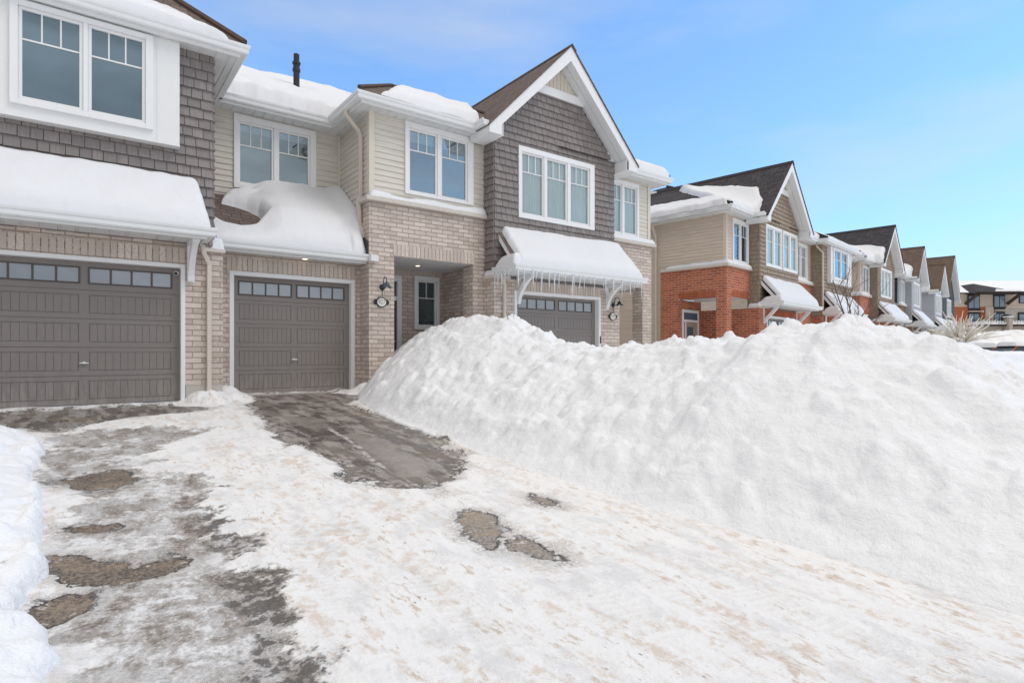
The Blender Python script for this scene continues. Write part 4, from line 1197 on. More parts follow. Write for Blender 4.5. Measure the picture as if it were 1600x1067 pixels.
def strip_bay(h, x0, x1, y0, pal, wx, seed):
    """narrow recessed bay: siding and a window over brick"""
    m = MB(); wh = [(wx[0] + .02, wx[1] - .02, 3.97, 5.46)]
    siding(m, front(y0), x0, x1, 3.88, SOF, wh); flat_wall(m, front(y0), x0, x1, 3.8, SOF, wh, -.002)
    m.build('siding_wall', pal['siding'], h)
    g = (wx[1] - wx[0] - .40) / 2
    window(h, front(y0), wx[0], wx[1], 3.95, 5.48, [(wx[0] + .12, wx[0] + .12 + g), (wx[1] - .12 - g, wx[1] - .12)], 4.08, 5.33, 4.93, cols=2, curtain=True, glass='glass_pale')
    m = MB(); flat_wall(m, front(y0 - .045), x0, x1, .1, 3.78); m.build('brick_wall', pal['brick'], h)
    m = MB(); m.box(x0, x1 - .02, y0 - .15, y0 + .02, 3.78, 3.87); m.build('sill', 'stone_sill', h, bevel=.008)
    snow_quad(h, [(x0, y0 - .14, 3.87), (x1 - .05, y0 - .14, 3.87), (x1 - .05, y0, 3.87), (x0, y0, 3.87)], .12, seed, (.08, .08, 0, .0), .015, .05)
    soffit_rects(h, [(x0, x1 - .32, y0 - .33, y0)])
    gutter(h, [(x0 + .1, y0 - .34), (x1 - .3, y0 - .34)], SOF)
    z = SOF + .16; r = MB(); r.poly([(x0 - 1, y0 - .44, z), (x1 + .4, y0 - .44, z), (x1 + .4, y0 + 5, z + 2.6), (x0 - 1, y0 + 5, z + 2.6)]); r.build('main_roof', pal['roof'], h, fix=False)
    snow_quad(h, [(x0 + .1, y0 - .43, z), (x1 + .3, y0 - .43, z), (x1 + .3, y0 + 2.6, z + 1.45), (x0 - .6, y0 + 2.6, z + 1.45)], .26, seed + 3, (.14, .1, .3, 0), .06, .09)
strip_bay(h2, 5.72, 8.42, 0.0, PAL_RED, (6.35, 7.85), 51)
box_unit(h2, 8.40, 12.60, -.45, PAL_RED, (9.02, 12.10), [(9.45, 10.30), (10.47, 11.30), (11.47, 11.80)][:2], (9.2, 11.7), (8.46, 12.4), seed=33, eave=(8.05, 12.95), slope=.55, brack=(8.75, 12.1), wout=(9.30, 11.45), T=2.4)
pipe(h2, [(8.20, -.30, 5.58), (8.20, -.32, 5.45), (8.36, -.50, 5.2), (8.36, -.50, 2.7)])

B3 = Block(33.3, 13.62, .05, 8.0)
h = B3.root('townhouse', 3, 0, 'tan townhouse with a dark shingled gable and red brick bay, beyond the bare young tree', 'townhouse', GRP)
gable_unit(h, 3.80, -1, 0, PAL_RED, wins='triple', seed=61, end_wall=True, glass='glass_pale', lap=3.4, snowr=.32, pk=8.0)
valley_snow(h, 3.80, 0, 8.0, [(-.44, -.40), (1.40, -.42), (1.46, -.72), (2.25, -.72), (2.50, .05), (2.55, 1.3), (2.70, 3.2), (3.0, 5.2), (1.4, 4.5), (-.4, 3.5)], .30, 62)
pipe(h, [(-.30, .55, 5.60), (-.30, .55, 5.48), (-.10, .55, 5.18), (-.06, .55, 5.06), (-.06, .55, .1)])
B4 = Block(42.6, 15.05, .1, 10.0)
h = B4.root('townhouse', 3, 0, 'pale grey shake townhouse with a brown shingled gable, first of the grey houses', 'townhouse', GRP)
gable_unit(h, 3.80, -1, 0, PAL_GREY, wins='triple', seed=71, glass='glass_pale', lap=2.2, snowr=.4)
valley_snow(h, 3.80, 0, 8.0, [(-.44, -.40), (1.40, -.42), (1.46, -.50), (2.1, -.40), (2.35, .05), (2.45, 1.3), (2.5, 3.2), (1.4, 4.5), (-.4, 3.5)], .34, 72)
B5 = Block(53.0, 17.0, .1, 9.0)
h = B5.root('townhouse', 3, 0, 'pale grey townhouse with the lower of the two farthest brown gables', 'townhouse', GRP)
gable_unit(h, 3.80, -1, 0, PAL_GREY, wins='triple', seed=81, glass='glass_pale', bay=False)
m = MB(); siding(m, left(1.86), -.40, 7.0, .1, SOF, (), .15); flat_wall(m, left(1.86), -.40, 7, 0, SOF, (), -.003); m.build('siding_wall', 'siding_grey', h)
soffit_rects(h, [(1.46, 1.86, -.3, 7)]); gutter(h, [(1.45, 7), (1.45, -.75)], SOF)
snow_quad(h, [(1.40, 2.2, 5.72), (1.40, -.2, 5.72), (2.1, -.1, 6.4), (2.1, 2.2, 6.4)], .3, 83, (.1, .2, .2, .1), .1, .1)
B6 = Block(58.2, 17.9, .1, 9.0)
h = B6.root('townhouse', 4, 0, 'charcoal townhouse with the tallest and farthest brown gable, beside the frosted shrub', 'townhouse', GRP)
gable_unit(h, 4.6, 1, 0, PAL_CHAR, wins='triple', seed=91, glass='glass_pale', pk=9.4, roof_back=6.5)

# ------------------------------------------------------------------ terrain
def yline(X): return 10.9 + 0.145 * np.maximum(X - 14.0, 0)
def zground(X, Y):
    Yp = Y - yline(X) + 10.9
    return -0.065 * np.clip(10.9 - Yp, 0, 10.0)

def grid_obj(name, mat, GX, GY, GZ, parent=None, attrs=None, smooth=True):
    n, m = GX.shape
    V = np.stack([GX, GY, GZ], -1).reshape(-1, 3)
    idx = np.arange(n * m).reshape(n, m)
    F = np.stack([idx[:-1, :-1], idx[:-1, 1:], idx[1:, 1:], idx[1:, :-1]], -1).reshape(-1, 4)
    me = bpy.data.meshes.new(name)
    me.vertices.add(len(V)); me.vertices.foreach_set('co', V.ravel())
    me.loops.add(F.size); me.loops.foreach_set('vertex_index', F.ravel().astype(np.int32))
    me.polygons.add(len(F)); me.polygons.foreach_set('loop_start', np.arange(0, F.size, 4, dtype=np.int32)); me.polygons.foreach_set('loop_total', np.full(len(F), 4, dtype=np.int32))
    me.update(calc_edges=True)
    if smooth: me.polygons.foreach_set('use_smooth', [True] * len(F))
    for k, a in (attrs or {}).items():
        at = me.attributes.new(k, 'FLOAT', 'POINT'); at.data.foreach_set('value', a.ravel().astype(np.float32))
    me.materials.append(MATS[mat])
    o = bpy.data.objects.new(name, me); COL.objects.link(o)
    if parent: o.parent = parent
    return o

def axis(lo, hi, fine_lo, fine_hi, step, grow=1.18):
    a = list(np.arange(fine_lo, fine_hi, step)); d = step; x = fine_lo
    L = []
    while x > lo: d *= grow; x -= d; L.append(max(x, lo))
    d = step; x = a[-1]; Rr = []
    while x < hi: d *= grow; x += d; Rr.append(min(x, hi))
    return np.array(L[::-1] + a + Rr)

gx = axis(-700, 900, -6, 70, .5); gy = axis(-700, 900, -6, 22, .5)
GX, GY = np.meshgrid(gx, gy)
GZ = zground(GX, GY) + .06 * fbm(GX * .4, GY * .4, 2)
lawn = sstep(11.2, 12.0, GX) * sstep(2.5, 3.5, GY)
GZ += np.where((GX > 8), .10, 0) + .30 * lawn * sstep(yline(GX) - .9, yline(GX) - 1.6, GY)
near = sstep(-5.5, -4.5, GX) * sstep(6.4, 5.4, GX) * sstep(-3, -2, GY) * sstep(13, 12.2, GY)
GZ -= .16 * near
struct(grid_obj('snow_ground', 'snow_far', GX, GY, GZ))

# ---- the two driveways: asphalt, ice and packed snow
BARE = {
 'apron_left': [(-0.82,10.28),(0.23,10.47),(1.43,10.30),(1.80,10.17),(1.61,9.64),(1.08,9.42),(0.55,9.30),(0.13,8.97),(-0.15,8.46),(-0.35,8.65),(-0.59,8.93),(-0.75,9.2),(-1.2,9.4),(-1.3,10.5)],
 'drive_main': [(2.29,11.3),(4.41,11.3),(4.41,11.00),(4.05,9.83),(3.75,9.69),(3.58,8.84),(3.71,8.17),(3.71,7.14),(3.63,6.14),(3.47,5.39),(3.04,4.88),(2.95,4.56),(2.60,4.40),(2.46,4.27),(2.35,4.47),(2.14,4.59),(1.98,4.90),(1.91,5.17),(2.04,5.44),(1.99,5.84),(1.93,6.59),(1.76,6.47),(1.88,7.33),(2.05,8.31),(2.09,9.18)],
 'patch_a': [(2.35,3.76),(2.47,3.75),(2.55,3.61),(2.45,3.47),(2.33,3.39),(2.35,3.27),(2.25,3.13),(2.15,3.02),(2.08,3.09),(2.13,3.24),(2.18,3.47),(2.22,3.59)],
 'patch_b': [(2.23,3.07),(2.34,3.17),(2.39,3.09),(2.46,3.05),(2.45,2.86),(2.42,2.68),(2.30,2.78),(2.28,2.94),(2.22,2.98)],
 'patch_c': [(3.12,3.88),(3.16,3.78),(3.12,3.56),(3.06,3.65)],
 'hole_a': [(-0.09,6.20),(0.05,6.32),(0.34,6.44),(0.40,6.08),(0.40,5.88),(0.23,5.74),(-0.04,5.80)],
 'hole_b': [(-0.06,4.83),(0.08,4.84),(0.25,4.77),(0.26,4.68),(0.13,4.66),(-0.02,4.73)],
 'hole_c': [(-0.13,4.08),(-0.09,4.32),(0.03,4.27),(0.14,4.09),(0.26,3.92),(0.43,3.95),(0.55,3.90),(0.53,3.82),(0.35,3.72),(0.15,3.74),(-0.03,3.83)],
 'hole_d': [(-0.23,3.56),(-0.14,3.67),(-0.03,3.78),(0.05,3.67),(0.03,3.48),(-0.10,3.37),(-0.18,3.42)]}
DIRTY = [(-0.26,7.49),(-0.14,7.99),(0.18,8.44),(0.83,8.45),(1.34,8.03),(0.98,7.44),(0.65,7.23),(0.47,6.03),(0.82,5.84),(0.93,5.44),(0.82,4.91),(0.88,4.70),(0.76,4.21),(0.91,4.02),(0.80,3.68),(0.80,3.30),(0.81,2.97),(0.80,2.70),(0.78,2.48),(0.72,1.6),(-0.3,1.6),(-0.04,2.81),(-0.04,3.18),(-0.21,3.51),(-0.13,3.79),(-0.07,3.97),(-0.11,4.46),(-0.03,4.79),(0.11,5.31),(-0.10,5.80),(-0.27,6.68)]
DARK = [(0.92,5.31),(0.93,4.80),(0.78,4.33),(0.91,4.02),(0.79,3.69),(0.79,3.42),(0.80,3.18),(0.80,2.95),(0.76,2.76),(0.80,2.55),(0.74,1.9),(0.62,1.9),(0.65,2.42),(0.61,2.70),(0.64,2.99),(0.66,3.27),(0.69,3.70),(0.67,4.17),(0.67,4.73)]
gx = np.concatenate([np.arange(-3.4, -.4, .06), np.arange(-.4, 3.9, .022), np.arange(3.9, 5.6, .06)])
gy = np.concatenate([np.arange(-1.8, 1.2, .08), np.arange(1.2, 6.0, .026), np.arange(6.0, 11.46, .035)])
GX, GY = np.meshgrid(gx, gy)
wob = .05 * fbm(GX * 3.5, GY * 3.5, 21, 4) + .02 * fbm(GX * 14, GY * 14, 23, 3)
sds = {k: poly_sd(GX, GY, p) for k, p in BARE.items()}
far_end = sstep(8.5, 4.6, GY)                                  # the thaw frays towards the lower end
sds['drive_main'] = sds['drive_main'] - .10 * far_end - .22 * far_end * fbm(GX * 2.1, GY * 1.3, 27, 4) * sstep(.45, .1, sds['drive_main'])
FLOW = [(2.91, 7.86), (2.88, 7.11), (3.01, 6.4), (2.92, 5.62), (2.88, 5.17), (2.68, 4.91), (2.39, 4.97), (2.48, 5.61), (2.61, 6.59)]
FLOW2 = [(2.41, 8.73), (2.86, 8.31), (2.75, 7.63), (2.43, 7.41), (2.34, 7.92)]
flow = np.maximum(poly_sd(GX, GY, FLOW), poly_sd(GX, GY, FLOW2)) + wob * .7
RIDGE = [(2.64, 7.49), (2.61, 6.9), (2.56, 6.33), (2.47, 5.79), (2.42, 5.41), (2.41, 5.19), (2.44, 5.41), (2.49, 5.79), (2.58, 6.33), (2.63, 6.9)]
ridge = .012 + poly_sd(GX, GY, RIDGE) + wob * .25
bare = np.maximum.reduce([v for v in sds.values()]) + wob * .8
holes = np.maximum.reduce([sds[k] for k in sds if k.startswith('patch') or k.startswith('hole')]) + wob * .5
dirty = poly_sd(GX, GY, DIRTY) + wob * 2.2
dark = poly_sd(GX, GY, DARK) + wob * 1.5
snowy = sstep(.02, -.10, np.maximum(sds['apron_left'], sds['drive_main']) + wob * .8) * (1 - .75 * sstep(-.08, .10, dirty))
GZ = zground(GX, GY) + .004 + .032 * snowy + .014 * fbm(GX * 1.6, GY * .9, 31, 4) * (.3 + snowy) + .007 * fbm(GX * 9, GY * 5, 33, 3) * (.25 + snowy)
GZ += .008 * fbm(GX * 16, GY * 9, 35, 3) * sstep(-.1, .1, dirty)
GZ -= .004 * sstep(-.02, .02, holes)
GZ -= .020 * sstep(-.30, .0, holes) * snowy
# wheel ruts in the packed snow, running down the drive
for xr, w in ((1.25, .16), (2.85, .18)): GZ -= .012 * np.exp(-((GX - xr - .05 * np.sin(GY)) / w) ** 2) * snowy * sstep(5.5, 4, GY)
def heap(x, y, r, hgt, seed): 
    d = np.sqrt((GX - x) ** 2 + (GY - y) ** 2) / r * (1 + .35 * fbm(GX * 4, GY * 4, seed))
    return hgt * np.clip(1 - d, 0, 1) ** .8
GZ += heap(1.72, 10.33, .36, .20, 61) + heap(2.02, 10.75, .45, .20, 62) + heap(1.45, 10.37, .18, .08, 63) + heap(4.55, 10.9, .45, .16, 64) + heap(4.2, 11.25, .2, .06, 65)
heapm = heap(1.72, 10.33, .42, 1, 61) + heap(2.02, 10.75, .5, 1, 62) + heap(4.55, 10.9, .55, 1, 64) + heap(1.45, 10.37, .24, 1, 63)
track = np.zeros_like(GX)
for x0_, k_, c_ in ((1.10, .02, .5), (1.52, -.015, 1.2), (2.62, .03, .2), (3.02, .02, .9), (2.05, -.08, .4)):
    track = np.maximum(track, sstep(.115, .085, np.abs(GX - x0_ - k_ * (GY - 4) - .05 * np.sin(GY * .8 + c_))) * sstep(.40, .62, vnoise(GX * 0 + c_ * 9, GY * .9, 5) * .5 + .5 * vnoise(GX * 3, GY * 1.5, 9)))
track *= snowy
GZ -= .006 * track
bare = np.where(heapm > .02, np.minimum(bare, -heapm), bare)
dmain = sds['drive_main']

def driveway_mat():
    t = NT('driveway_surface', 0.5, 0.5)
    p = t.pos()
    bare_, dirty_, dark_, hol_ = t.attr('bare'), t.attr('dirty'), t.attr('dark'), t.attr('holes')
    nL = t.noise(p, 2.6, 8, 0.68); nM = t.noise(p, 11.0, 8, 0.68); nF = t.noise(p, 52.0, 6, 0.65)
    st = t.noise(t.mapping(p, scale=(4.2, 0.9, 1), rot=(0, 0, R(5))), 1.5, 8, 0.66)           # streaks along the drive
    sx = t.noise(t.mapping(p, scale=(2.0, 0.95, 1), rot=(0, 0, R(-38))), 2.6, 8, 0.70)         # smears across the ice
    fs = t.noise(t.mapping(p, scale=(9.0, 3.2, 1), rot=(0, 0, R(9))), 2.2, 8, 0.72)           # fine streaks
    c5 = lambda n: t.math('SUBTRACT', n, .5)
    jag = t.math('ADD', t.math('MULTIPLY', c5(nL), .80), t.math('ADD', t.math('MULTIPLY', c5(nM), .40), t.math('MULTIPLY', c5(nF), .08)))
    cover = t.math('ADD', bare_, jag)
    mA = t.ramp(cover, -.006, .022)
    mS = t.ramp(t.math('ADD', cover, t.math('MULTIPLY', c5(st), .5)), -.20, -.01)
    # packed snow with tan grit and grey icy smears
    tan = t.math('MULTIPLY', t.ramp(st, .475, .60), t.ramp(nM, .44, .58))
    snow = t.mix(t.math('MULTIPLY', tan, .70), (.86, .853, .848), (.66, .545, .44))
    tan2 = t.math('MULTIPLY', t.ramp(fs, .53, .62), t.ramp(nL, .46, .56))
    snow = t.mix(t.math('MULTIPLY', tan2, .78), snow, (.55, .44, .34))
    snow = t.mix(t.math('MULTIPLY', t.ramp(nF, .56, .66), t.math('MULTIPLY', t.ramp(nM, .48, .60), .5)), snow, (.50, .455, .41))
    ice = t.math('MULTIPLY', t.ramp(sx, .48, .60), t.ramp(nL, .60, .44))
    snow = t.mix(t.math('MULTIPLY', ice, .50), snow, (.62, .625, .64))
    dots = t.node('ShaderNodeTexVoronoi'); t.l.new(t.mapping(p, scale=(1, .6, 1)), dots.inputs['Vector']); dots.inputs['Scale'].default_value = 13.0
    dm = t.math('MULTIPLY', t.ramp(dots.outputs['Distance'], .13, .05), t.ramp(nL, .52, .60))
    snow = t.mix(t.math('MULTIPLY', dm, .8), snow, (.26, .19, .13))
    wv = t.node('ShaderNodeTexWave', wave_type='BANDS', bands_direction='Y'); t.l.new(t.mapping(p, scale=(1, 1, 1), rot=(0, 0, R(20))), wv.inputs['Vector']); wv.inputs['Scale'].default_value = 5.5; wv.inputs['Distortion'].default_value = 4.5
    tread = t.math('MULTIPLY', t.attr('track'), t.ramp(wv.outputs['Fac'], .35, .65))
    snow = t.mix(t.math('MULTIPLY', tread, .10), snow, (.58, .53, .48))
    # slush at the margins of the bare asphalt
    slush = t.mix(t.ramp(nM, .40, .60), (.34, .30, .265), (.72, .69, .66))
    snow = t.mix(t.math('MULTIPLY', mS, t.ramp(nF, .40, .56)), snow, slush)
    # asphalt: damp brown grey, pale ice film, salt lines, black broken rim
    asp = t.mix(t.ramp(nL, .42, .58), (.080, .064, .054), (.21, .178, .152))
    asp = t.mix(t.math('MULTIPLY', t.ramp(st, .47, .60), .85), asp, (.36, .33, .295))
    asp = t.mix(t.math('MULTIPLY', t.ramp(nF, .52, .66), .45), asp, (.075, .064, .055))
    line = t.ramp(t.math('ABSOLUTE', t.math('SUBTRACT', st, .535)), .010, .003)
    asp = t.mix(t.math('MULTIPLY', line, t.math('MULTIPLY', t.ramp(nM, .45, .55), .75)), asp, (.64, .615, .585))
    isl = t.math('MULTIPLY', t.ramp(nM, .555, .585), t.ramp(cover, .34, .05))
    asp = t.mix(t.math('MULTIPLY', isl, .85), asp, (.66, .635, .605))
    fl = t.ramp(t.math('ADD', t.attr('flow'), t.math('MULTIPLY', jag, .25)), -.03, .06)
    asp = t.mix(t.math('MULTIPLY', fl, .85), asp, t.mix(t.ramp(nL, .36, .62), (.21, .18, .155), (.33, .292, .255)))
    asp = t.mix(t.math('MULTIPLY', t.ramp(t.math('ADD', t.attr('ridge'), t.math('MULTIPLY', jag, .08)), -.012, .008), t.math('MULTIPLY', t.ramp(nM, .42, .54), .7)), asp, (.66, .635, .605))
    rim = t.math('MULTIPLY', t.ramp(t.math('ABSOLUTE', t.math('SUBTRACT', cover, .018)), .05, .006), t.ramp(nM, .47, .56))
    # dirty ice on the other drive: slush brown, grey ice and white scrapings
    q = t.math('ADD', t.math('MULTIPLY', sx, .58), t.math('MULTIPLY', nM, .42))
    di = t.mix(t.ramp(q, .40, .48), (.15, .122, .10), (.33, .29, .26))
    di = t.mix(t.ramp(q, .475, .53), di, (.52, .505, .495))
    di = t.mix(t.math('MULTIPLY', t.ramp(q, .525, .56), .9), di, (.80, .795, .80))
    di = t.mix(t.math('MULTIPLY', t.ramp(nL, .53, .62), t.math('MULTIPLY', t.ramp(nF, .45, .55), .6)), di, (.40, .295, .215))
    di = t.mix(t.math('MULTIPLY', t.ramp(nL, .50, .40), .75), di, t.mix(t.ramp(nM, .42, .6), (.50, .485, .475), (.82, .82, .83)))
    icy = t.math('MULTIPLY', t.ramp(t.math('ADD', t.math('MULTIPLY', nL, .7), t.math('MULTIPLY', sx, .3)), .50, .55), .8)
    di = t.mix(icy, di, t.mix(t.ramp(sx, .40, .60), (.35, .325, .30), (.56, .55, .545)))
    blk = t.math('MULTIPLY', t.ramp(t.math('ADD', dark_, jag), -.05, .06), t.ramp(nM, .46, .54))
    di = t.mix(t.math('MULTIPLY', t.ramp(nF, .56, .61), .5), di, (.80, .80, .805))
    di = t.mix(t.math('MULTIPLY', t.ramp(nF, .445, .41), .30), di, (.17, .14, .115))
    di = t.mix(t.math('MULTIPLY', blk, .85), di, (.075, .064, .056))
    mD = t.ramp(t.math('ADD', dirty_, t.math('MULTIPLY', jag, 1.5)), -.05, .07)
    col = t.mix(mD, snow, di)
    col = t.mix(mA, col, asp)
    col = t.mix(t.math('MULTIPLY', rim, .9), col, (.035, .031, .028))
    # potholes: bare gravelly brown
    sepx = t.node('ShaderNodeSeparateXYZ'); t.l.new(p, sepx.inputs[0]); onr = t.ramp(sepx.outputs[0], 1.2, 1.8)
    hole = t.mix(t.ramp(nF, .42, .58), t.mix(onr, (.085, .07, .058), (.19, .165, .142)), t.mix(onr, (.25, .20, .16), (.40, .355, .31)))
    hole = t.mix(t.math('MULTIPLY', t.ramp(nL, .50, .60), .5), hole, (.40, .30, .21))
    hc = t.math('ADD', hol_, t.math('MULTIPLY', jag, .30))
    mh = t.ramp(hc, -.008, .008)
    crumbs = t.math('MULTIPLY', t.ramp(nM, .60, .64), t.ramp(hc, .12, .02))
    hole = t.mix(t.math('MULTIPLY', crumbs, .85), hole, (.72, .70, .68))
    halo = t.math('MULTIPLY', t.ramp(t.math('ADD', hc, t.math('MULTIPLY', c5(nM), .25)), -.15, -.01), t.ramp(nF, .36, .54))
    col = t.mix(t.math('MULTIPLY', halo, .75), col, t.mix(nM, (.36, .335, .31), (.70, .685, .67)))
    col = t.mix(mh, col, hole)
    rim2 = t.math('MULTIPLY', t.ramp(t.math('ABSOLUTE', hc), .020, .004), t.ramp(nM, .44, .54))
    col = t.mix(t.math('MULTIPLY', rim2, .72), col, (.035, .03, .027))
    t.set('Base Color', col)
    wet = t.math('MAXIMUM', t.math('MULTIPLY', mA, t.math('MAXIMUM', t.ramp(nL, .54, .44), fl)), t.math('MULTIPLY', mD, icy))
    t.set('Roughness', t.math('MULTIPLY_ADD', wet, -.52, .62))
    hgt = t.math('ADD', t.math('ADD', t.math('MULTIPLY', nL, .6), t.math('MULTIPLY', nM, .5)), t.math('MULTIPLY', nF, .16))
    hgt = t.math('SUBTRACT', hgt, t.math('ADD', t.math('MULTIPLY', t.math('MAXIMUM', mA, mh), .40), t.math('MULTIPLY', tread, .045)))
    t.bump(hgt, .04)
driveway_mat()
drv = grid_obj('driveway', 'driveway_surface', GX, GY, GZ, attrs=dict(track=track, flow=flow, ridge=ridge, bare=bare, dirty=dirty, dark=dark, holes=holes))
struct(drv)

# ------------------------------------------------------------------ snowbanks
def chunks(X, Y, n, box, rmin, rmax, seed, hmul=.6):
    r = random.Random(seed); Z = np.zeros_like(X)
    for i in range(n):
        x = r.uniform(box[0], box[1]); y = r.uniform(box[2], box[3]); q = rmin + (rmax - rmin) * r.random() ** 2.5; a = r.uniform(0, 3.1); e = r.uniform(.55, 1)
        m = (np.abs(X - x) < q * 1.6) & (np.abs(Y - y) < q * 1.6)
        if not m.any(): continue
        dx = X[m] - x; dy = Y[m] - y
        u = (dx * math.cos(a) + dy * math.sin(a)) / q; v = (-dx * math.sin(a) + dy * math.cos(a)) / (q * e)
        d = (np.abs(u) ** 7 + np.abs(v) ** 7)
        Z[m] = np.maximum(Z[m], q * hmul * np.exp(-d * 1.3))
    return Z
gx = np.concatenate([np.arange(3.30, 6.6, .027), np.arange(6.6, 9.2, .06), np.arange(9.2, 24, .16)])
gy = np.concatenate([np.arange(-2.0, .4, .05), np.arange(.4, 6.0, .027), np.arange(6.0, 11.3, .04)])
GX, GY = np.meshgrid(gx, gy)
fy = np.array([-2, .8, 2, 3, 4, 5, 7, 8.5, 9.6, 10.3, 10.85, 11.3]); fx = np.array([4.4, 4.0, 3.80, 3.63, 3.57, 3.53, 3.68, 3.68, 3.86, 4.10, 4.38, 4.6])
foot = np.interp(GY, fy, fx) - .10 * sstep(2.0, 3.2, GY) * sstep(9.2, 7.5, GY) + .05 * fbm(GY * 1.7, GY * 0 + .3, 3, 3)
ry = np.array([-2, .3, 1.25, 1.57, 1.85, 2.14, 2.53, 2.96, 3.27, 3.45, 4.18, 4.74, 5.05, 6.0, 6.84, 7.48, 8.0, 9.21, 10.0, 10.5, 11.0, 11.3])
rz_ = np.array([-.2, .12, .48, .71, .81, .89, 1.04, 1.06, 1.05, 0.90, .87, .84, .80, .80, .93, 1.09, 1.30, 1.43, 1.42, 1.36, 1.28, 1.26])
zr = np.interp(GY, ry, rz_); XR = np.interp(GY, [0, 2, 4, 11], [6.2, 6.0, 6.0, 6.05])
zg = zground(GX, GY)
t = (GX - foot) / (XR - foot)
scr = .75 * sstep(2.0, 3.2, GY) * sstep(9.2, 7.5, GY)
q = np.clip(t, 0, 1)
qq = q + .10 * np.sin(np.pi * q)
qs = np.interp(q, [0, .06, .13, .22, .32, .6, .85, 1], [0, .015, .10, .26, .36, .70, .95, 1])
qq = qq * (1 - scr) + qs * scr
face = zg + (zr - zg) * np.clip(qq, 0, 1.1)
face = np.where(t < 0, zg - .25 * np.minimum(-t * 2, 1), face)
back = zr - .95 * np.maximum(GX - XR - .25, 0) * (1 + .3 * np.sin(GY))
main = np.where(t < 1, face, np.minimum(zr, back))
yc = 2.35 + .045 * (GX - 6); aw = 1.9
ah = .66 + .10 * fbm(GX * .5, GY * .5, 14, 3) + .006 * (GX - 6)
arm = zg + (ah - zg) * np.sqrt(np.clip(1 - (np.abs(GY - yc + .0) / aw) ** 2, 0, 1)) * sstep(4.4, 5.6, GX)
Z = np.maximum(main, np.where(arm > zg + .02, arm, -9))
act = sstep(0.02, .22, Z - zg)
Z = Z + act * (.085 * fbm(GX * 1.0, GY * 1.0, 41, 4) + .045 * fbm(GX * 2.7, GY * 2.2, 42, 4) + .018 * fbm(GX * 9, GY * 9, 43, 4))
rg = 1 - np.abs(fbm(GX * 2.3 + .4 * GY, GY * 2.1, 47, 4))
Z += act * .05 * (rg - .75) * (1 - .6 * scr * sstep(.3, .1, q))
Z += act * chunks(GX, GY, 700, (3.6, 6.6, .4, 11), .025, .15, 5, .40) * (1 - .6 * scr * sstep(.28, .12, q))
Z += act * chunks(GX, GY, 700, (3.6, 6.6, .4, 9), .012, .05, 6, .5) * (1 - .6 * scr * sstep(.28, .12, q))
Z += act * sstep(.8, .95, t) * sstep(1.25, 1.0, t) * chunks(GX, GY, 420, (5.6, 6.5, .8, 10.8), .02, .09, 15, .75)
Z += act * (.006 * fbm(GX * 19, GY * 19, 45, 3) + .006 * fbm(GX * 16, GY * 3, 46, 3) * scr)
Z += act * sstep(.85, .98, q) * .04 * np.abs(fbm(GX * 6, GY * 6, 51, 3))
lip = np.exp(-((t + .02) / .03) ** 2)
Z = np.where(Z < zg + .015, zg - .25, Z)
bank = grid_obj('snowbank', 'snow_bank', GX, GY, Z)
tag(bank, 'tall ploughed snowbank along the right edge of the driveway, hiding the house fronts', 'snowbank')

# left-hand pile at the edge of the frame
gx = np.concatenate([np.arange(-4.2, -1.4, .08), np.arange(-1.4, .35, .024)]); gy = np.concatenate([np.arange(.6, 5.5, .026), np.arange(5.5, 9.6, .04)])
GX, GY = np.meshgrid(gx, gy)
lf = np.interp(GY, [.6, 2.4, 2.87, 3.24, 3.5, 4.03, 4.6, 5.3, 6.1, 7.68, 8.16, 8.3, 8.7, 9.0, 9.6], [-.1, -.06, -.06, -.08, -.24, -.12, -.17, -.18, -.26, -.27, -.5, -.66, -.72, -.85, -1.6])
lf = lf + .05 * fbm(GY * 3, GY * 0, 71, 3) + .03 * fbm(GY * 9, GY * 0 + 4, 72, 2)
d = lf - GX
zg = zground(GX, GY)
H = .085 * np.sqrt(np.clip(d / .06, 0, 1)) + .20 * sstep(0, .7, d) + .62 * sstep(.45, 2.0, d)
H += .30 * sstep(8.2, 8.6, GY) * sstep(.0, .12, d) * sstep(9.2, 8.9, GY)
H += .05 * np.clip(d / .1, 0, 1) * (fbm(GX * 2.5, GY * 2.5, 73, 4) + .4) + .02 * np.clip(d / .1, 0, 1) * fbm(GX * 9, GY * 9, 74, 3)
H += np.clip(d / .05, 0, 1) * chunks(GX, GY, 260, (-1.5, .1, .8, 9), .025, .13, 8, .5)
Z = np.where(d > 0, zg + .02 + H, zg - .2)
lp = grid_obj('snowbank', 'snow_bank', GX, GY, Z)
tag(lp, 'low shovelled snow pile at the left edge of the icy driveway', 'snowbank')

# far ploughed heap at the end of the street
def to_world(u, d, z=0):   # along the camera's horizontal directions, used once to set real places
    F = (math.sin(R(36.857)), math.cos(R(36.857))); Q = (F[1], -F[0]); k = (u - 800) / 907.1
    return (d * (F[0] + k * Q[0]), d * (F[1] + k * Q[1]), z)
c = to_world(1600, 47)
gx = np.linspace(-9, 11, 150); gy = np.linspace(-3.4, 3.4, 60)
LX, LY = np.meshgrid(gx, gy)
ca, sa = math.cos(R(-36.857)), math.sin(R(-36.857))
GX = c[0] + ca * LX - sa * LY; GY = c[1] + sa * LX + ca * LY
zg = zground(GX, GY)
hh = (2.6 + .5 * sstep(-6, 2, LX)) * np.sqrt(np.clip(1 - (LY / 3.2) ** 2, 0, 1)) * sstep(-9, -5.0, LX) * sstep(11, 8, LX)
Z = zg - .1 + hh * (1 + .12 * fbm(GX * .5, GY * .5, 81, 4)) + .12 * fbm(GX * 1.5, GY * 1.5, 82, 4) * (hh > .1)
fb = grid_obj('snowbank', 'snow_far', GX, GY, Z)
tag(fb, 'distant snow heap behind the buried cars, in front of the apartment building', 'snowbank')

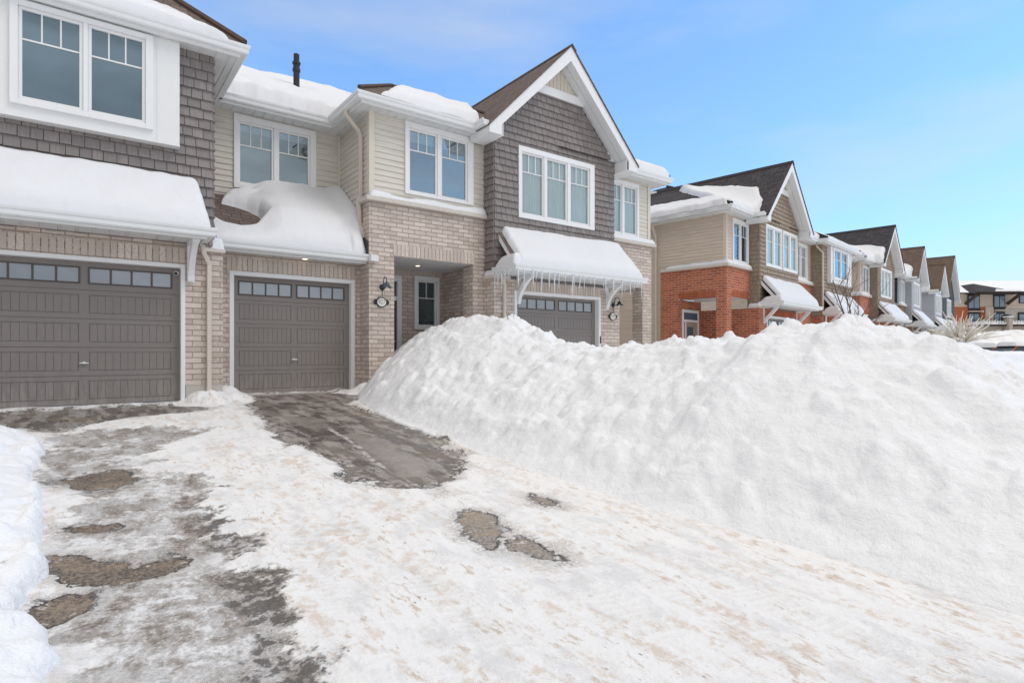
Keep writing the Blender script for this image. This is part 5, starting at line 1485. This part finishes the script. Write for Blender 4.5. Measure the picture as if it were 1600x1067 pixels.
# ------------------------------------------------------------------ bare young tree behind the bank
def tree(x, y, z, seed):
    root = bpy.data.objects.new('bare_tree', None); COL.objects.link(root); root.location = (x, y, z); ORG[root.name] = (x, y, z)
    r = random.Random(seed)
    tr = MB(); cr = MB()
    tr.tube([(x, y, z - .3), (x + .01, y, z + .6), (x - .01, y + .02, z + 1.15)], [.07, .055, .05], 9)
    def grow(p, d, L, rad, depth):
        n = 5; pts = [Vector(p)]; dd = Vector(d).normalized()
        for i in range(n):
            dd = (dd + Vector((r.gauss(0, .10), r.gauss(0, .10), .035))).normalized()
            pts.append(pts[-1] + dd * L / n)
        rr = [rad * (1 - .55 * i / n) for i in range(n + 1)]
        cr.tube(pts, rr, 6 if rad > .01 else 4)
        if depth <= 0 or L < .15: return
        for k in range(r.choice([3, 4, 4, 5]) if depth > 1 else 3):
            i = r.randint(1, n); a = r.uniform(0, 6.28)
            side = Vector((math.cos(a), math.sin(a), r.uniform(.1, .7))).normalized()
            nd = (dd * .75 + side * r.uniform(.45, .8)).normalized()
            grow(pts[i], nd, L * r.uniform(.42, .62), rr[i] * .62, depth - 1)
    top = Vector((x - .01, y + .02, z + 1.1))
    q = Vector((.8, -.6, 0))                                        # sideways as seen from the street
    for sx, sy, up, L, rad in ((-.62, .1, 1.0, 1.2, .020), (-.34, -.1, 1.0, 1.65, .025), (-.02, .15, 1.0, 1.35, .022), (.22, 0, 1.0, 1.15, .019), (.85, .1, .9, 1.0, .016), (1.1, -.2, .75, .8, .016)):
        d = q * sx + Vector((q.y, -q.x, 0)) * sy + Vector((0, 0, up))
        grow(top, d, L, rad, 3)
    tr.build('trunk', 'bark', root, smooth=True); cr.build('branches', 'bark', root, smooth=True)
    tag(root, 'bare young tree with thin forking branches rising behind the snowbank', 'tree')
tree(16.6, 6.95, .05, 5)

# frost-covered shrub farther along
def shrub(x, y, z, seed):
    root = bpy.data.objects.new('frosted_shrub', None); COL.objects.link(root); root.location = (x, y, z); ORG[root.name] = (x, y, z)
    r = random.Random(seed); m = MB(); s = MB()
    for i in range(85):
        a = r.uniform(0, 6.28); el = R(r.choice([12, 22, 32, 45, 60, 75]) + r.uniform(-8, 8)); L = r.uniform(.65, 1.5) * (1.0 if el < 1.0 else .8)
        d = Vector((math.cos(a) * math.cos(el), math.sin(a) * math.cos(el), math.sin(el)))
        p = Vector((x + r.uniform(-.15, .15), y + r.uniform(-.15, .15), z)); pts = [p]; n = 5
        for k in range(n):
            d = (d + Vector((r.gauss(0, .07), r.gauss(0, .07), -.03))).normalized(); pts.append(pts[-1] + d * L / n)
        m.tube(pts, [.026, .025, .023, .021, .017, .008], 5)
        for k in range(2):
            i0 = r.randint(2, 4); dd = (d + Vector((r.gauss(0, .5), r.gauss(0, .5), r.gauss(.1, .3)))).normalized()
            m.tube([pts[i0], pts[i0] + dd * .16, pts[i0] + dd * .30], [.013, .010, .004], 4)
        if r.random() < .35:
            c = pts[3]; s.lathe((c.x, c.y, c.z + .01), d, [(.004, -.10), (.035, -.06), (.045, 0), (.035, .06), (.004, .11)], 7)
    m.build('stems', 'frosted_twig', root, smooth=True); s.build('snow_clumps', 'snow_far', root, smooth=True)
    tag(root, 'frost-covered shrub with stiff spreading pale stems beyond the snowbank', 'shrub')
sx_, sy_, _ = to_world(1502, 21)
shrub(sx_, sy_, 1.16, 9)
# snow mound the shrub stands in
gx = np.linspace(-3.4, 7, 120); gy = np.linspace(-2.2, 2.2, 60); LX, LY = np.meshgrid(gx, gy)
GX = sx_ + .4 + ca * LX - sa * LY; GY = sy_ - .2 + sa * LX + ca * LY
zg = zground(GX, GY)
hh = (1.45 - .05 * LX) * np.clip(1 - (LY / 2.2) ** 2, 0, 1) * sstep(-3.4, -1.6, LX) * sstep(7, 4.5, LX)
Z = zg - .1 + hh * (1 + .10 * fbm(GX * .8, GY * .8, 91, 4)) + .06 * fbm(GX * 2.5, GY * 2.5, 92, 4) * (hh > .05)
o = grid_obj('snowbank', 'snow_far', GX, GY, Z)
tag(o, 'snow mound half burying the frosted shrub', 'snowbank')

# ------------------------------------------------------------------ two snowed-in cars
plain('paint_black', (0.02, 0.02, 0.023), 0.25, 0.5, 0.05); plain('paint_red', (0.42, 0.075, 0.03), 0.28, 0.5, 0.05)
plain('car_glass', (0.05, 0.075, 0.085), 0.08, 0.6, 0.05); plain('rubber', (0.02, 0.02, 0.02), 0.8, 0.2, 0.1); plain('lamp_red', (0.35, 0.02, 0.02), 0.2, 0.5, 0.05); plain('lamp_clear', (0.7, 0.7, 0.7), 0.15, 0.5, 0.02)
def car(x, y, z, deg, paint, label, snow=.28):
    root = bpy.data.objects.new('parked_car', None); COL.objects.link(root); root.location = (x, y, z); root.rotation_euler = (0, 0, R(deg)); ORG[root.name] = (0, 0, 0)
    m = MB()      # length along x, width along y
    prof = [(-2.2, .38), (-2.25, .75), (-2.15, .95), (-1.2, 1.02), (1.05, 1.0), (1.95, .86), (2.22, .68), (2.25, .38)]
    st = [(-.86, .95), (-.80, 1.0), (0, 1.0), (.80, 1.0), (.86, .95)]
    for (w0, k0), (w1, k1) in zip(st[:-1], st[1:]):
        for (a, b) in zip(prof, prof[1:] + prof[:1]):
            m.poly([(a[0] * k0, w0, a[1]), (b[0] * k0, w0, b[1]), (b[0] * k1, w1, b[1]), (a[0] * k1, w1, a[1])])
    for w, k in (st[0], st[-1]): m.poly([(a[0] * k, w, a[1]) for a in prof])
    b = m.build('body', paint, root, bevel=.05)
    m = MB()
    base = [(-1.75, .98), (1.0, .98)]; top = [(-1.25, 1.46), (.25, 1.46)]
    w0, w1 = .80, .62
    B = [(-1.8, -w0, .99), (1.05, -w0, .99), (1.05, w0, .99), (-1.8, w0, .99)]; T = [(-1.2, -w1, 1.47), (.3, -w1, 1.47), (.3, w1, 1.47), (-1.2, w1, 1.47)]
    m.poly(T)
    def lerp(a, b, f): return tuple(a[i] + (b[i] - a[i]) * f for i in range(3))
    for i in range(4):
        j = (i + 1) % 4; a, c, d, e = B[i], B[j], T[j], T[i]
        m.tube([a, e], .035, 6); m.tube([e, d], .035, 6)
    m.build('cabin', paint, root)
    for i, nm in enumerate(('side_window', 'windscreen', 'side_window', 'rear_window')):
        j = (i + 1) % 4; g = MB(); g.poly([lerp(B[i], T[i], .06), lerp(B[j], T[j], .06), lerp(B[j], T[j], .96), lerp(B[i], T[i], .96)]); g.build(nm, 'car_glass', root, fix=False)
    for wx in (-1.4, 1.4):
        for wy in (-.83, .83):
            w = MB(); w.lathe((wx, wy - .1, .33), (0, 1, 0), [(.2, 0), (.33, .01), (.33, .19), (.2, .2)], 18); o = w.build('wheel', 'rubber', root)
            w = MB(); w.lathe((wx, wy + (.102 if wy > 0 else -.102), .33), (0, 1, 0), [(.01, -.01), (.2, -.01), (.2, .01), (.01, .01)], 14); w.build('rim', 'chrome', o)
    for yy in (-.62, .62):
        g = MB(); g.box(2.05, 2.2, yy - .16, yy + .16, .66, .80); g.build('headlight', 'lamp_clear', root)
        g = MB(); g.box(-2.24, -2.1, yy - .15, yy + .15, .72, .9); g.build('tail_light', 'lamp_red', root)
    if snow:
        snow_quad(root, [(-1.35, -.70, 1.47), (.42, -.70, 1.45), (.42, .70, 1.45), (-1.35, .70, 1.47)], snow, 5, (.2, .2, .2, .2), .05, .08)
        snow_quad(root, [(1.1, -.8, .97), (2.2, -.8, .82), (2.2, .8, .82), (1.1, .8, .97)], snow * .8, 6, (.2, .2, .2, .2), .05, .08)
        snow_quad(root, [(-2.2, -.8, .93), (-1.8, -.8, 1.0), (-1.8, .8, 1.0), (-2.2, .8, .93)], snow * .6, 7, (.1, .2, .1, .2), .05, .08)
    tag(root, label, 'car', 'snowed-in cars down the street')
cx_, cy_, _ = to_world(1545, 38)
car(cx_, cy_, -.30, -75, 'paint_black', 'dark car buried under snow beside the frosted shrub', .32)
cx_, cy_, _ = to_world(1612, 31)
car(cx_, cy_, -.30, -40, 'paint_red', 'orange-red car at the right edge, its roof loaded with snow', .22)

# ------------------------------------------------------------------ apartment building at the end of the street
plain('stucco_cream', (0.60, 0.50, 0.41), 0.9, 0.1, 0.05); plain('stucco_grey', (0.50, 0.46, 0.42), 0.9, 0.1, 0.05); plain('panel_rust', (0.42, 0.13, 0.065), 0.8, 0.15, 0.06)
plain('frame_black', (0.025, 0.027, 0.03), 0.5, 0.3, 0.1); plain('window_blue', (0.20, 0.27, 0.36), 0.08, 0.7, 0.15); plain('timber_dark', (0.06, 0.045, 0.04), 0.7, 0.2, 0.1); plain('stone_pier', (0.42, 0.37, 0.32), 0.9, 0.1, 0.2, 0, 5)
wx_, wy_, _ = to_world(1480, 75)
ab = bpy.data.objects.new('apartment_building', None); COL.objects.link(ab); ab.location = (wx_, wy_, .5); ab.rotation_euler = (0, 0, R(-36.857)); ORG[ab.name] = (0, 0, 0)
tag(ab, 'three-storey apartment building with rust-red panels, black windows and balconies at the far end', 'apartment building')
ux = lambda u: (u - 1480) / 12.09
vz = lambda v: (552 - v) / 12.09 + .27
def abox(name, mat, u0, u1, v0, v1, y0, y1, parent=ab):
    m = MB(); m.box(ux(u0), ux(u1), y0, y1, vz(v1), vz(v0)); return m.build(name, mat, parent)
abox('wall', 'stucco_grey', 1470, 1760, 480, 565, 0, 14)
abox('wall', 'stucco_cream', 1470, 1760, 459, 479.8, -.05, 14)
abox('string_course', 'stucco_cream', 1571, 1760, 478.6, 481.4, -.2, 0)
abox('panel', 'panel_rust', 1488, 1511, 480, 508, -.12, -.001); abox('panel', 'panel_rust', 1530.5, 1537.5, 480, 508, -.12, -.001)
abox('pier_panel', 'stucco_cream', 1537.8, 1550, 480, 512, -.25, -.001)
for (u0, u1, v0, v1) in ((1511, 1529.5, 460, 486), (1551, 1569, 460, 484), (1591, 1612, 459, 474), (1650, 1668, 460, 484), (1511, 1529.5, 487.5, 507), (1551, 1569, 487.5, 506), (1590, 1612, 488, 504), (1650, 1668, 487, 506)):
    f = abox('window', 'frame_black', u0, u1, v0, v1, -.16, -.06)
    mid = (u0 + u1) / 2; b = v1 - (4.5 if v1 - v0 > 20 else 1.2)
    for a, c in ((u0 + 1.2, mid - .6), (mid + .6, u1 - 1.2)):
        abox('pane', 'window_blue', a, c, v0 + 3.2, b, -.175, -.161, f)
    if v0 < 470 and u0 < 1585: abox('window_sill', 'stucco_cream', u0 - .5, u1 + 1, v1 + .1, v1 + 1.6, -.5, -.001)
m = MB()      # roofs: main hip and the dark projecting hip
z0, z1 = vz(459.5), vz(428)
X0, X1 = ux(1466), ux(1770)
m.poly([(X0, -.8, z0), (X1, -.8, z0), (X1 - 7, 7, z1), (X0 + 7.0, 7, z1)]); m.poly([(X0, 15, z0), (X0, -.8, z0), (X0 + 7, 7, z1)]); m.poly([(X0, 15, z0), (X1, 15, z0), (X1 - 7, 7, z1), (X0 + 7, 7, z1)]); m.poly([(X1, -.8, z0), (X1, 15, z0), (X1 - 7, 7, z1)])
m.build('main_roof', 'snow_far', ab, fix=False)
m = MB(); a, b, t, zt = ux(1508), ux(1582), ux(1534), vz(441)
m.poly([(a, -1.9, z0 - .05), (b, -1.9, z0 - .05), (ux(1536), 1.6, zt)]); m.poly([(a, 4, z0), (a, -1.9, z0 - .05), (ux(1536), 1.6, zt), (ux(1536), 5, zt)]); m.poly([(b, -1.9, z0 - .05), (b, 4, z0), (ux(1560), 5, zt - .6), (ux(1536), 5, zt), (ux(1536), 1.6, zt)])
m.poly([(a, -1.9, z0 - .08), (b, -1.9, z0 - .08), (b, 0, z0 - .08), (a, 0, z0 - .08)])
hr = m.build('projecting_roof', 'shingles_dark', ab, fix=False)
abox('fascia', 'timber_dark', 1466, 1770, 458.3, 460.2, -.95, -.80); abox('fascia', 'timber_dark', 1507, 1582.5, 457.8, 460.0, -2.02, -1.90)
snow_quad(ab, [(ux(1535), -1.95, z0 + .02), (ux(1580), -1.95, z0 + .02), (ux(1574), -1.2, z0 + .28), (ux(1542), -1.2, z0 + .34)], .25, 3, (.2, .4, .3, .4), .1, .2)
for u in (1509, 1574):
    m = MB(); m.tube([(ux(u - 1), -.1, vz(475)), (ux(u + 2.4), -1.7, z0 - .15)], .22, 4); m.build('roof_strut', 'timber_dark', ab)
abox('balcony_slab', 'timber_dark', 1505, 1588, 508.5, 511, -3.2, -.001)
snow_quad(ab, [(ux(1505), -3.2, vz(508.5)), (ux(1588), -3.2, vz(508.5)), (ux(1588), -.2, vz(508.5)), (ux(1505), -.2, vz(508.5))], .42, 8, (.2, .2, .2, .2), .1, .25)
abox('balcony_wall', 'stone_pier', 1505, 1588, 511.2, 535, -2.6, -2.3)
for u0, u1 in ((1540.5, 1546), (1588.5, 1595)):
    p = abox('stone_pier', 'stone_pier', u0, u1, 498, 540, -3.5, -2.7); m = MB(); c0, c1 = ux(u0) - .08, ux(u1) + .08; m.box(c0, c1, -3.6, -2.6, vz(498) + .001, vz(496.6)); m.build('pier_cap', 'snow_far', p, bevel=.05)
rl = MB()
for u in range(1505, 1590, 4): rl.box(ux(u), ux(u) + .03, -3.15, -3.12, vz(508), vz(500))
rl.box(ux(1505), ux(1588), -3.17, -3.10, vz(500), vz(499.4)); rl.build('railing', 'frame_black', ab)
m = MB(); m.lathe((ux(1550.5), -2.2, vz(504)), (0, 0, 1), [(.5, 0), (.62, .3), (.6, .6), (.4, .85), (.05, .95)], 10); o = m.build('covered_barbecue', 'frame_black', None, smooth=True)
o.location = ab.location; o.rotation_euler = ab.rotation_euler
tag(o, 'black covered barbecue on the snowy balcony of the apartment building', 'barbecue')
abox('wall_lamp', 'enamel', 1532.6, 1534.4, 485.5, 488, -.3, -.121)

# dry stems poking through the bank's crest
def sprig(x, y, z, n, seed):
    r = random.Random(seed); m = MB()
    for i in range(n):
        p = Vector((x + r.uniform(-.08, .08), y + r.uniform(-.08, .08), z - .1)); d = Vector((r.gauss(0, .12), r.gauss(0, .12), 1)).normalized()
        L = r.uniform(.14, .28); m.tube([p, p + d * L * .6, p + d * L + Vector((r.gauss(0, .02), 0, 0))], [.004, .003, .0015], 4)
    o = m.build('dry_stems', 'stem_dry'); tag(o, 'few dry plant stems poking out of the snowbank crest before the garage of 929', 'plant')
sprig(6.05, 8.15, 1.36, 7, 4)
